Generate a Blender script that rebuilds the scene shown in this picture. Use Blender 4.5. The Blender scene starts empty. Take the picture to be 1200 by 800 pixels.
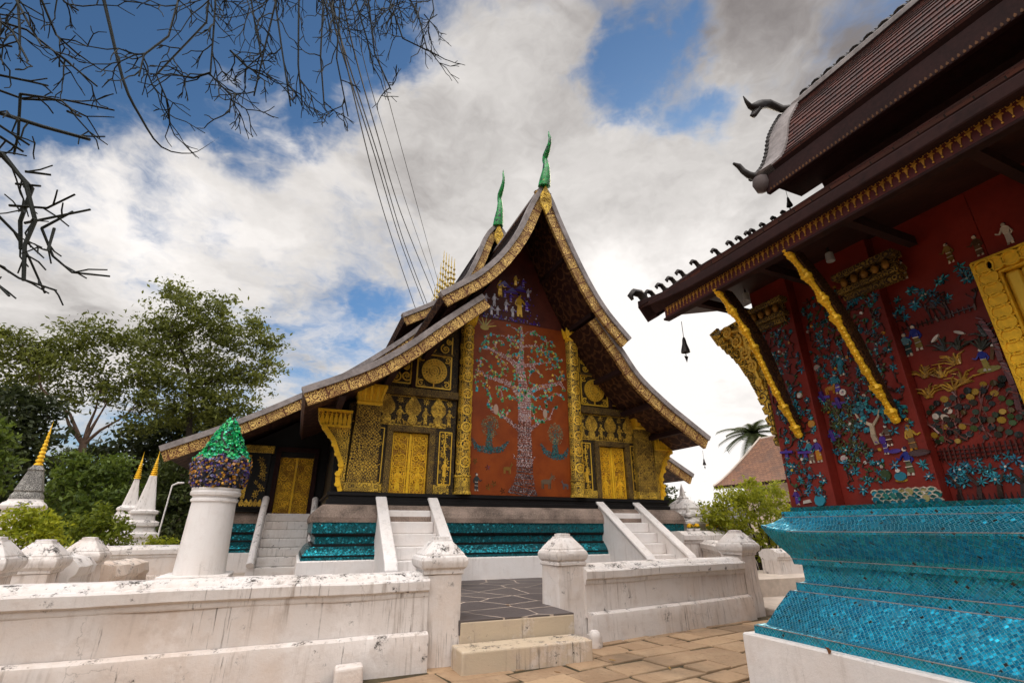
import bpy, bmesh, math, random
from math import sin, cos, pi, radians, sqrt, atan2, hypot
from mathutils import Vector, Matrix
random.seed(7)
sc = bpy.context.scene
COL = sc.collection

# ------------------------------------------------------------------ camera
cam = bpy.data.cameras.new('camera'); camo = bpy.data.objects.new('camera', cam); COL.objects.link(camo)
cam.sensor_width = 36; cam.lens = 36*562/1200; cam.clip_start = .05; cam.clip_end = 3000
camo.location = (0, 0, 1.5)
camo.rotation_euler = (radians(90+21.2), 0, radians(-23))
sc.camera = camo

# ------------------------------------------------------------------ world, sun, exposure
SUN_AZ, SUN_EL = radians(50), radians(24)
def pix_dir(u, v):
    x = (u-600)/562; y = (400-v)/562; P = radians(21.2); A = radians(23)
    X, Y, Z = x, cos(P)-y*sin(P), sin(P)+y*cos(P)
    return Vector((X*cos(A)+Y*sin(A), -X*sin(A)+Y*cos(A), Z)).normalized()
class N:
    """tiny node-tree helper"""
    def __init__(s, nt): s.nt = nt
    def n(s, t, **k):
        d = s.nt.nodes.new(t)
        for a, b in k.items(): setattr(d, a, b)
        return d
    def put(s, sock, v):
        if v is None: return
        if hasattr(v, 'is_output') or isinstance(v, bpy.types.NodeSocket): s.nt.links.new(v, sock)
        else:
            if isinstance(v, (tuple, list)) and len(v) == 3 and sock.type == 'RGBA': v = (*v, 1)
            sock.default_value = v
    def math(s, op, a, b=None, c=None, clamp=False):
        d = s.n('ShaderNodeMath', operation=op, use_clamp=clamp)
        for i, v in enumerate((a, b, c)): s.put(d.inputs[i], v)
        return d.outputs[0]
    def vm(s, op, a, b=None, sc_=None):
        d = s.n('ShaderNodeVectorMath', operation=op)
        s.put(d.inputs[0], a)
        if b is not None: s.put(d.inputs[1], b)
        if sc_ is not None: s.put(d.inputs['Scale'], sc_)
        return d.outputs['Value'] if op in ('DOT_PRODUCT', 'LENGTH', 'DISTANCE') else d.outputs[0]
    def noise(s, v, scale=1, detail=4, rough=.5, dist=0, col=False):
        d = s.n('ShaderNodeTexNoise'); s.put(d.inputs['Vector'], v)
        d.inputs['Scale'].default_value = scale; d.inputs['Detail'].default_value = detail
        d.inputs['Roughness'].default_value = rough; d.inputs['Distortion'].default_value = dist
        return d.outputs['Color' if col else 0]
    def voro(s, v, scale=1, rnd=1, feature='F1', out='Distance', dim='3D'):
        d = s.n('ShaderNodeTexVoronoi', feature=feature, voronoi_dimensions=dim); s.put(d.inputs['Vector'], v)
        d.inputs['Scale'].default_value = scale; d.inputs['Randomness'].default_value = rnd
        return d.outputs[out]
    def wn(s, v, col=True):
        d = s.n('ShaderNodeTexWhiteNoise'); s.put(d.inputs['Vector'], v); return d.outputs['Color' if col else 'Value']
    def ramp(s, f, a, b, lo=0., hi=1., smooth=True):
        d = s.n('ShaderNodeMapRange', interpolation_type='SMOOTHSTEP' if smooth else 'LINEAR')
        s.put(d.inputs[0], f)
        for i, v in zip((1, 2, 3, 4), (a, b, lo, hi)): s.put(d.inputs[i], v)
        return d.outputs[0]
    def mix(s, f, a, b, mode='MIX'):
        d = s.n('ShaderNodeMix', data_type='RGBA', blend_type=mode)
        s.put(d.inputs[0], f); s.put(d.inputs[6], a); s.put(d.inputs[7], b); return d.outputs[2]
    def sep(s, v):
        d = s.n('ShaderNodeSeparateXYZ'); s.put(d.inputs[0], v); return d.outputs
    def comb(s, x, y, z):
        d = s.n('ShaderNodeCombineXYZ')
        for i, v in enumerate((x, y, z)): s.put(d.inputs[i], v)
        return d.outputs[0]
    def vmap(s, v, scale=(1, 1, 1), rot=(0, 0, 0), loc=(0, 0, 0)):
        d = s.n('ShaderNodeMapping'); s.put(d.inputs[0], v)
        d.inputs['Scale'].default_value = scale; d.inputs['Rotation'].default_value = rot; d.inputs['Location'].default_value = loc
        return d.outputs[0]
    def bump(s, h, strength=.3, dist=.02, nrm=None):
        d = s.n('ShaderNodeBump'); d.inputs['Strength'].default_value = strength; d.inputs['Distance'].default_value = dist
        s.put(d.inputs['Height'], h)
        if nrm is not None: s.put(d.inputs['Normal'], nrm)
        return d.outputs[0]

w = bpy.data.worlds.new('World'); sc.world = w; w.use_nodes = True
nt = w.node_tree; nt.nodes.clear(); g = N(nt)
out = g.n('ShaderNodeOutputWorld'); bg = g.n('ShaderNodeBackground'); bg.inputs[1].default_value = .1
sky = g.n('ShaderNodeTexSky', sky_type='NISHITA', sun_disc=False)
sky.sun_elevation = SUN_EL; sky.sun_rotation = SUN_AZ; sky.altitude = 300; sky.dust_density = .6; sky.ozone_density = 2.5
tc = g.n('ShaderNodeTexCoord'); D = g.vm('NORMALIZE', tc.outputs['Generated'])
dx, dy, dz = g.sep(D)
zz = g.math('ADD', g.math('MAXIMUM', dz, .0), .22)
P2 = g.comb(g.math('DIVIDE', dx, zz), g.math('DIVIDE', dy, zz), g.math('MULTIPLY', dz, .8))
warpD = g.vm('SCALE', g.vm('SUBTRACT', g.noise(D, 3.2, 6, .6, col=True), (.5, .5, .5)), sc_=.42)
DW = g.vm('NORMALIZE', g.vm('ADD', D, warpD))
def spots(lst):
    acc = None
    for u, v, r, wgt in lst:
        d = g.vm('DOT_PRODUCT', DW, pix_dir(u, v))
        m = g.ramp(d, cos(r), 1., 0., wgt)
        acc = m if acc is None else g.math('ADD', acc, m)
    return acc
warp = g.noise(P2, 1.8, 5, .6, col=True)
P3 = g.vm('ADD', P2, g.vm('SCALE', g.vm('SUBTRACT', warp, (.5, .5, .5)), sc_=.6))
n1 = g.noise(P3, 1.7, 10, .6)
n2 = g.noise(P3, 4.6, 9, .62)
dens = g.math('ADD', g.math('MULTIPLY', n1, .6), g.math('MULTIPLY', n2, .4))
hole = spots([(70, 120, .40, .13), (250, 110, .26, .13), (330, 50, .24, .15), (230, 250, .13, .16), (100, 290, .14, .10), (480, 20, .18, .17), (400, 130, .12, .14),
              (700, 85, .13, .17), (765, 130, .10, .14), (800, 165, .08, .14), (720, 30, .10, .12), (465, 342, .07, .12), (30, 40, .2, .12)])
fill = spots([(175, 215, .16, .16), (30, 340, .26, .20), (290, 175, .15, .14), (290, 275, .2, .16), (560, 150, .22, .16), (800, 420, .5, .28), (890, 100, .3, .14), (600, 260, .3, .14), (640, 30, .10, .12), (870, 60, .14, .12)])
n5 = g.noise(P3, 12, 7, .65)
dens = g.math('ADD', g.math('SUBTRACT', dens, hole), fill)
dens = g.math('ADD', dens, g.math('MULTIPLY', g.math('SUBTRACT', n5, .5), .22))
cover = g.ramp(dens, .30, .62)
# cloud brightness: self-shading by a second noise, bright towards the low sun, greyer overhead to the right
n3 = g.noise(g.vm('ADD', P3, (.13, .21, 0)), 2.6, 9, .58)
n4 = g.noise(P3, 1.0, 4, .5)
sunglow = spots([(800, 450, .42, .62), (760, 330, .5, .16), (900, 560, .5, .2), (60, 340, .3, .16), (170, 210, .18, .12), (280, 300, .3, .12)])
gloom = spots([(1020, 20, .6, .15), (800, 175, .3, .05), (850, 490, .09, .26), (900, 410, .08, .18), (765, 250, .1, .08), (800, 295, .08, .14), (930, 470, .1, .2)])
lum = g.math('ADD', .93, g.math('MULTIPLY', g.math('SUBTRACT', n3, .5), 1.45))
lum = g.math('ADD', lum, g.math('MULTIPLY', g.math('SUBTRACT', n4, .5), .5))
lum = g.math('SUBTRACT', g.math('ADD', lum, sunglow), gloom)
lum = g.math('ADD', lum, g.math('MULTIPLY', g.ramp(dens, .45, .75), -.10))
lum = g.math('MAXIMUM', lum, .46)
lum = g.math('MINIMUM', lum, 1.45)
ccol = g.mix(g.ramp(lum, .25, .95), (.63, .555, .55), (1., .955, .92))
# added bright lobe, overhead and behind the camera, to light the shaded fronts
behind = g.ramp(g.vm('DOT_PRODUCT', D, Vector((-.22, -.36, .90)).normalized()), .60, .98, .85, 9.5)
cl = g.vm('SCALE', ccol, sc_=g.math('MULTIPLY', g.math('MULTIPLY', lum, 5.2), behind))
skyc = g.mix(1., sky.outputs[0], (.46, .61, .70), 'MULTIPLY')
skyc = g.vm('SCALE', skyc, sc_=1.0)
fin = g.mix(cover, skyc, cl)
nt.links.new(fin, bg.inputs[0]); nt.links.new(bg.outputs[0], out.inputs[0])

sun = bpy.data.lights.new('sun', 'SUN'); suno = bpy.data.objects.new('sun', sun); COL.objects.link(suno)
sun.energy = 1.2; sun.angle = radians(44); sun.color = (1, .86, .68)
sv = Vector((sin(SUN_AZ)*cos(SUN_EL), cos(SUN_AZ)*cos(SUN_EL), sin(SUN_EL)))
suno.rotation_euler = sv.to_track_quat('Z', 'Y').to_euler(); suno.location = sv*60
sc.view_settings.view_transform = 'Standard'; sc.view_settings.look = 'None'
sc.view_settings.exposure = 0.75; sc.view_settings.gamma = 1
sc.cycles.use_denoising = True
sc.cycles.max_bounces = 8; sc.cycles.transparent_max_bounces = 8

# ------------------------------------------------------------------ materials
def material(name):
    m = bpy.data.materials.new(name); m.use_nodes = True
    t = m.node_tree; t.nodes.clear(); h = N(t)
    o = h.n('ShaderNodeOutputMaterial'); b = h.n('ShaderNodeBsdfPrincipled')
    t.links.new(b.outputs[0], o.inputs[0]); h.b = b; h.o = o
    h.obj = h.n('ShaderNodeTexCoord').outputs['Object']; h.uv = h.n('ShaderNodeTexCoord').outputs['UV']
    h.m = m
    return h
def setp(h, color=None, rough=None, metal=None, normal=None, spec=None):
    for k, v in (('Base Color', color), ('Roughness', rough), ('Metallic', metal), ('Normal', normal), ('Specular IOR Level', spec)):
        if v is not None: h.put(h.b.inputs[k], v)
    return h.m
def plain(name, c, rough=.6, metal=0, var=.12, bs=18, bump=.15):
    h = material(name); n = h.noise(h.obj, bs, 5, .6); n2 = h.noise(h.obj, 2.3, 4)
    f = h.math('ADD', h.math('MULTIPLY', n, .5), h.math('MULTIPLY', n2, .5))
    col = h.mix(h.ramp(f, .3, .7), tuple(x*(1-var) for x in c), tuple(min(1, x*(1+var)) for x in c))
    return setp(h, col, rough, metal, h.bump(n, bump, .01), .25)

def whitewash(name, base=(.64, .585, .545), grime=1.3, mold=1.15, ochre=.42):
    h = material(name); o = h.obj
    big = h.noise(o, .9, 6, .65); mid = h.noise(o, 5, 8, .68); fine = h.noise(o, 38, 6, .7)
    c = h.mix(h.math('MULTIPLY', h.ramp(big, .40, .68), ochre), base, (.58, .43, .32))
    c = h.mix(h.math('MULTIPLY', h.ramp(mid, .48, .75), .35*grime), c, (.42, .33, .27))
    c = h.mix(h.math('MULTIPLY', h.ramp(h.noise(o, 2.2, 8, .7), .52, .66), .3), c, (.84, .80, .77))
    st = h.noise(h.vmap(o, (11, 11, .5)), 1.5, 6, .65)                    # rain streaks
    stm = h.math('MULTIPLY', h.ramp(st, .50, .74), h.ramp(h.noise(o, 1.4, 4), .38, .62))
    c = h.mix(h.math('MULTIPLY', stm, min(1, .6*grime)), c, (.25, .195, .155))
    s2 = h.noise(h.vmap(o, (26, 26, .8)), 1.2, 6, .7); c = h.mix(h.math('MULTIPLY', h.math('MULTIPLY', h.ramp(s2, .56, .68), h.ramp(h.noise(o, 2.0, 4), .48, .62)), min(1, .75*mold)), c, (.09, .075, .06))
    geo = h.n('ShaderNodeNewGeometry'); up = h.sep(geo.outputs['Normal'])[2]
    bias = h.math('MULTIPLY', h.ramp(up, .2, .9), .075)                     # algae sits on ledges and tops
    ed = h.math('ADD', h.noise(o, 4.3, 12, .74), bias)
    mo = h.math('MULTIPLY', h.ramp(ed, .585, .68), h.ramp(fine, .38, .58))
    c = h.mix(h.math('MULTIPLY', mo, .85*mold), c, (.06, .052, .045))
    cr = h.voro(h.vm('ADD', o, h.vm('SCALE', h.noise(o, 5, 6, .65, col=True), sc_=.3)), .55, 1, 'DISTANCE_TO_EDGE')
    crm = h.math('MULTIPLY', h.ramp(cr, .0, .004, 1, 0), h.ramp(h.noise(o, 1.1, 2), .53, .6))
    c = h.mix(h.math('MULTIPLY', crm, .3*grime), c, (.12, .1, .085))
    ht = h.math('ADD', h.math('MULTIPLY', mid, .8), h.math('MULTIPLY', fine, .25))
    return setp(h, c, .85, 0, h.bump(ht, .4, .025), .25)

WHITE = whitewash('whitewash_weathered')
WHITEC = whitewash('whitewash_clean', (.72, .685, .66), .5, .22, .18)
WHITED = whitewash('whitewash_stairs', (.70, .66, .64), 1.1, 1.1, .2)
WHITET = whitewash('whitewash_mouldy', (.67, .63, .60), 1.25, 1.7, .25)
ROUGHSTONE = plain('mosaic_stone', (.20, .15, .12), .75, 0, .7, 45, .6)
BLACK = plain('black_lacquer', (.007, .006, .006), .45, 0, .3)
DARKWOOD = plain('dark_red_wood', (.022, .007, .006), .85, 0, .4)  # tone lowered throughout to deepen the shade at the eaves
SOFFIT = plain('soffit_boards', (.035, .013, .010), .7, 0, .4)  # under-eave shade put into the board colour
def enamel():
    h = material('green_glass_scales'); c_ = h.voro(h.obj, 16, .8, 'F1', 'Color'); d_ = h.voro(h.obj, 16, .8, 'DISTANCE_TO_EDGE')
    c = h.mix(h.sep(c_)[0], (.003, .16, .025), (.01, .36, .06)); c = h.mix(h.ramp(h.sep(c_)[1], .9, .92), c, (.01, .03, .02)); e = h.ramp(d_, .02, .06, 1, 0); c = h.mix(e, c, (.01, .04, .015))
    return setp(h, c, .25, 0, h.bump(h.math('SUBTRACT', 1, e), .5, .01))
GREEN = enamel()
GREY = plain('grey_mortar_edge', (.25, .22, .21), .85, 0, .35, 9, .4)
BRONZE = plain('dark_bronze', (.03, .025, .022), .5, .4, .3)
YELLOW = plain('gold_paint', (.80, .47, .025), .42, .15, .25, 30, .25)
REDWALL = None
def lacquer_red(name, c, c2, rough=.5):
    h = material(name); n = h.noise(h.obj, 1.7, 6, .62); f = h.noise(h.obj, 22, 5, .65)
    col = h.mix(h.ramp(n, .35, .7), c, c2)
    col = h.mix(h.math('MULTIPLY', h.ramp(f, .58, .75), .35), col, tuple(x*.45 for x in c))
    return setp(h, col, h.ramp(f, .3, .7, rough-.08, rough+.15), 0, h.bump(f, .2, .008), .25)
REDPANEL = lacquer_red('orange_red_panel', (.235, .046, .004), (.165, .028, .003))
REDWALL = lacquer_red('chapel_red', (.185, .018, .011), (.11, .011, .007), .5)
def gold_leaf():
    h = material('gold_leaf'); n = h.noise(h.obj, 30, 5, .6); n2 = h.noise(h.obj, 4, 4)
    col = h.mix(h.ramp(n2, .3, .7), (.70, .40, .03), (.86, .55, .05))
    col = h.mix(h.math('MULTIPLY', h.ramp(n, .55, .75), .6), col, (.18, .08, .015))
    return setp(h, col, .42, .25, h.bump(n, .35, .01))
GOLD = gold_leaf()
def stencil(name, ground, scale, uv=False, rings=26., thr=0., rnd=.35, panel=None, gold=(.68, .42, .055), amount=1.):
    """gold-leaf stencil: little ringed rosettes and petals on a dark ground"""
    h = material(name); co = h.uv if uv else h.obj
    wv = h.vm('ADD', co, h.vm('SCALE', h.noise(co, scale*.9, 2, .5, col=True), sc_=.25/scale))
    d = h.voro(wv, scale, rnd); d2 = h.voro(wv, scale*2.3, .7)
    r = h.math('SINE', h.math('MULTIPLY', d, rings))
    a = h.ramp(r, thr-.25, thr+.25); b = h.ramp(d2, .30, .36, 1, 0)
    m = h.math('MAXIMUM', h.math('MULTIPLY', a, h.ramp(d2, .2, .5, .4, 1.)), h.math('MULTIPLY', b, .8))
    wear = h.ramp(h.noise(h.obj, 3.5, 6, .65), .35, .6, .35, 1.)
    m = h.math('MULTIPLY', h.math('MULTIPLY', m, wear), amount, clamp=True)
    if panel:      # panel divisions along u
        x = h.sep(co)[0]; fr = h.math('FRACT', h.math('DIVIDE', x, panel))
        edge = h.math('MAXIMUM', h.ramp(fr, .0, .07, 1, 0), h.ramp(fr, .93, 1., 0, 1))
        m = h.math('MULTIPLY', m, h.math('SUBTRACT', 1, edge))
    c = h.mix(m, ground, gold)
    n = h.noise(h.obj, 40, 4)
    return setp(h, c, h.ramp(m, 0, 1, .6, .42), h.math('MULTIPLY', m, .25), h.bump(h.math('ADD', m, h.math('MULTIPLY', n, .3)), .5, .012), .25)
ST_BLACK = stencil('gilded_stencil_black', (.010, .008, .007), 11, rings=20, thr=.8, rnd=.6, gold=(.36, .22, .04), amount=.4)
ST_PILLAR = stencil('gilded_pilaster', (.035, .018, .008), 13, rings=19, thr=-.15, rnd=.22, gold=(.62, .39, .05))
ST_COLUMN = stencil('gilded_column', (.014, .011, .010), 7.5, rings=24, thr=-.05, rnd=.5, gold=(.74, .47, .07))
ST_FASCIA = stencil('gilded_fascia', (.10, .025, .012), 9, True, 20, -.1, .5, .42, gold=(.78, .52, .16))
ST_DOOR = stencil('carved_gold_door', (.15, .045, .008), 10, rings=19, thr=-.35, rnd=.5, gold=(.90, .53, .03))
ST_BEAM = stencil('worn_gilded_beam', (.026, .014, .010), 16, rings=20, thr=.35, rnd=.4, gold=(.42, .27, .05), amount=.8)
ST_SOFFIT = stencil('stencilled_soffit', (.028, .009, .007), 2.6, rings=14, thr=.8, rnd=0., gold=(.26, .12, .05), amount=.45)
ST_LACE = stencil('gilded_lace', (.10, .045, .008), 19, rings=12, thr=-.62, rnd=.8, gold=(.82, .53, .07))
ST_FRIEZE = stencil('gilded_frieze', (.05, .03, .01), 9, rings=22, thr=-.45, rnd=.6, gold=(.78, .5, .06))

def teal_tiles(name, s, tilt, c1, c2, grout, gw=.07):
    """small glass lozenges set in pale grout, every piece tilted a little differently"""
    h = material(name); uvw = h.vm('ADD', h.uv, h.vm('SCALE', h.vm('SUBTRACT', h.noise(h.uv, 2.5, 3, .5, col=True), (.5, .5, .5)), sc_=s*1.6)); u, v, _ = h.sep(uvw)
    a = h.math('DIVIDE', h.math('ADD', u, v), s); b = h.math('DIVIDE', h.math('SUBTRACT', u, v), s)
    ia, ib = h.math('FLOOR', a), h.math('FLOOR', b)
    rnd = h.wn(h.comb(ia, ib, 3.3)); rv = h.wn(h.comb(ia, ib, 8.1), False)
    fa, fb = h.math('FRACT', a), h.math('FRACT', b)
    def edge(f): return h.math('MINIMUM', f, h.math('SUBTRACT', 1, f))
    e = h.math('MINIMUM', edge(fa), edge(fb))
    wob = h.math('MULTIPLY', h.noise(h.uv, 60, 3), .05)
    gr = h.ramp(h.math('SUBTRACT', e, wob), gw-.05, gw, 1, 0)
    big = h.noise(h.uv, 1.6, 5, .6)
    col = h.mix(rv, c1, c2)
    col = h.mix(h.math('MULTIPLY', h.ramp(big, .45, .7), .55), col, tuple(x*.45 for x in c1))
    col = h.mix(h.ramp(rv, .990, .992), col, (.04, .05, .05))              # lost pieces
    col = h.mix(h.math('MULTIPLY', h.ramp(h.noise(h.uv, 3.3, 7, .7), .5, .75), .35), col, (.12, .16, .15))
    col = h.mix(gr, col, grout)
    geo = h.n('ShaderNodeNewGeometry')
    tv = h.vm('SCALE', h.vm('SUBTRACT', rnd, (.5, .5, .5)), sc_=tilt)
    nr = h.vm('NORMALIZE', h.vm('ADD', geo.outputs['Normal'], tv))
    nr = h.bump(h.math('SUBTRACT', 1, gr), .4, .004, nr); nr = h.bump(h.noise(h.uv, 7, 3), .35, .02, nr)
    return setp(h, col, h.mix(gr, h.ramp(h.noise(h.uv, 9, 3), .3, .7, .16, .32), (.8,)*3), h.math('MULTIPLY', h.math('SUBTRACT', 1, gr), .75), nr)
TEAL = teal_tiles('teal_glass_lozenges', .034, .30, (.0, .25, .40), (.014, .42, .62), (.10, .22, .24), .055)
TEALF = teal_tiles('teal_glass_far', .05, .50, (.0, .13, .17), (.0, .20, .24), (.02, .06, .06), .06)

def roof_tiles(name, c1, c2, cw=.16, rh=.12, moss=(.05, .05, .045)):
    h = material(name)
    br = h.n('ShaderNodeTexBrick'); h.put(br.inputs['Vector'], h.uv)
    br.inputs['Scale'].default_value = 1; br.inputs['Brick Width'].default_value = cw; br.inputs['Row Height'].default_value = rh
    br.inputs['Mortar Size'].default_value = .006; br.inputs['Bias'].default_value = 0
    br.inputs['Color1'].default_value = (*c1, 1); br.inputs['Color2'].default_value = (*c2, 1); br.inputs['Mortar'].default_value = (.008, .006, .006, 1)
    n = h.noise(h.uv, 1.1, 6, .65); f = h.noise(h.uv, 14, 5, .6)
    c = h.mix(h.math('MULTIPLY', h.ramp(n, .45, .7), .7), br.outputs['Color'], moss)
    c = h.mix(h.math('MULTIPLY', h.ramp(f, .55, .8), .4), c, tuple(x*.3 for x in c1))
    ht = h.math('ADD', h.math('SUBTRACT', 1, br.outputs['Fac']), h.math('MULTIPLY', f, .4))
    return setp(h, c, .75, 0, h.bump(ht, .6, .02))
TILE_T = roof_tiles('temple_roof_tiles', (.085, .062, .062), (.055, .042, .045), moss=(.04, .036, .04))
TILE_C = roof_tiles('chapel_roof_tiles', (.13, .040, .028), (.055, .021, .018), .17, .1155, (.045, .03, .028))
TILE_H = roof_tiles('house_roof_tiles', (.25, .115, .062), (.17, .08, .045), .2, .14, (.10, .065, .05))
TILE_G = roof_tiles('grey_roof_tiles', (.11, .10, .105), (.08, .075, .08), .2, .14)

def mosaic():
    h = material('glass_mosaic'); at = h.n('ShaderNodeAttribute', attribute_name='Col')
    geo = h.n('ShaderNodeNewGeometry'); r = geo.outputs['Random Per Island']
    c = h.mix(h.math('MULTIPLY', r, .6), at.outputs['Color'], h.vm('SCALE', at.outputs['Color'], sc_=.3))
    n = h.noise(h.obj, 60, 2)
    return setp(h, c, .22, .12, h.bump(n, .3, .005), .4)
MOSAIC = mosaic()

def foliage(name, dark, light, transl=.35):
    h = material(name); geo = h.n('ShaderNodeNewGeometry'); r = geo.outputs['Random Per Island']
    n = h.noise(h.obj, .7, 3)
    f = h.math('ADD', h.math('MULTIPLY', r, .7), h.math('MULTIPLY', h.ramp(n, .3, .7), .3))
    c = h.mix(f, dark, light); setp(h, c, .55, 0, None, .3)
    t = h.n('ShaderNodeBsdfTranslucent'); h.put(t.inputs[0], h.mix(.5, c, light))
    ms = h.n('ShaderNodeMixShader'); ms.inputs[0].default_value = transl
    h.nt.links.new(h.b.outputs[0], ms.inputs[1]); h.nt.links.new(t.outputs[0], ms.inputs[2]); h.nt.links.new(ms.outputs[0], h.o.inputs[0])
    return h.m
LEAF_A = foliage('leaf_olive', (.030, .042, .010), (.20, .22, .036), .45)
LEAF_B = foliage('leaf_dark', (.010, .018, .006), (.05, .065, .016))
LEAF_C = foliage('leaf_yellow_green', (.10, .16, .012), (.46, .46, .03), .5)
LEAF_D = foliage('leaf_mid', (.028, .060, .008), (.14, .19, .024), .4)
LEAF_E = foliage('leaf_bush_gold', (.07, .12, .012), (.42, .42, .03), .55)
LEAF_P = foliage('palm_leaf', (.02, .03, .012), (.07, .09, .03))
PETAL = plain('yellow_petals', (.75, .42, .01), .6, 0, .3, 40)
BARK = plain('bark_pale', (.13, .085, .06), .9, 0, .4, 9, .6)
BARKD = plain('bark_dark', (.035, .026, .02), .9, 0, .4, 9, .6)
TWIG = plain('pencil_twig', (.005, .007, .004), .7, 0, .4, 9, .3)
CABLE = plain('black_cable', (.012, .012, .014), .6)

def paving():
    h = material('brown_flagstones'); geo = h.n('ShaderNodeNewGeometry'); r = geo.outputs['Random Per Island']
    n = h.noise(h.obj, 1.4, 7, .65); f = h.noise(h.obj, 18, 6, .65)
    c = h.mix(r, (.40, .265, .155), (.25, .16, .095))
    c = h.mix(h.math('MULTIPLY', h.ramp(n, .45, .72), .65), c, (.45, .32, .20))
    c = h.mix(h.math('MULTIPLY', h.ramp(f, .5, .75), .5), c, (.12, .085, .055))
    c = h.mix(h.math('MULTIPLY', h.ramp(h.noise(h.obj, .8, 4), .55, .68), .4), c, (.10, .075, .05))
    return setp(h, c, .85, 0, h.bump(h.math('ADD', n, h.math('MULTIPLY', f, .6)), .5, .02), .3)
PAVE = paving()
SOIL = plain('mossy_soil', (.055, .042, .022), .95, 0, .5, 14, .8)
def slate():
    h = material('crazy_slate'); o = h.vmap(h.obj, (1, 1, 0)); ow = h.vm('ADD', o, h.vm('SCALE', h.noise(o, 3, 2, col=True), sc_=.08))
    d = h.voro(ow, 1.55, .95, 'DISTANCE_TO_EDGE', dim='2D'); cc = h.voro(ow, 1.55, .95, 'F1', 'Color', dim='2D')
    f = h.noise(h.obj, 20, 5, .6)
    st = h.mix(h.sep(cc)[0], (.085, .07, .068), (.135, .11, .10)); st = h.mix(h.math('MULTIPLY', f, .5), st, (.05, .04, .04))
    j = h.ramp(h.math('ADD', d, h.math('MULTIPLY', h.noise(h.obj, 30, 3), .012)), .016, .034, 1, 0)
    j = h.math('MULTIPLY', j, h.ramp(h.noise(h.obj, 1.3, 3), .36, .5, .45, 1))
    c = h.mix(j, st, (.50, .40, .32))
    return setp(h, c, .6, 0, h.bump(h.math('ADD', h.math('MULTIPLY', f, .4), h.ramp(d, 0, .05)), .4, .015))
SLATE = slate()
CONC = plain('pale_concrete', (.52, .44, .37), .85, 0, .18, 8, .4)
STONE = whitewash('step_stone', (.50, .405, .29), 1.5, 1.5, .6)
SOILTER = plain('earth', (.10, .085, .05), .95, 0, .4, 3, .6)

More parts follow.
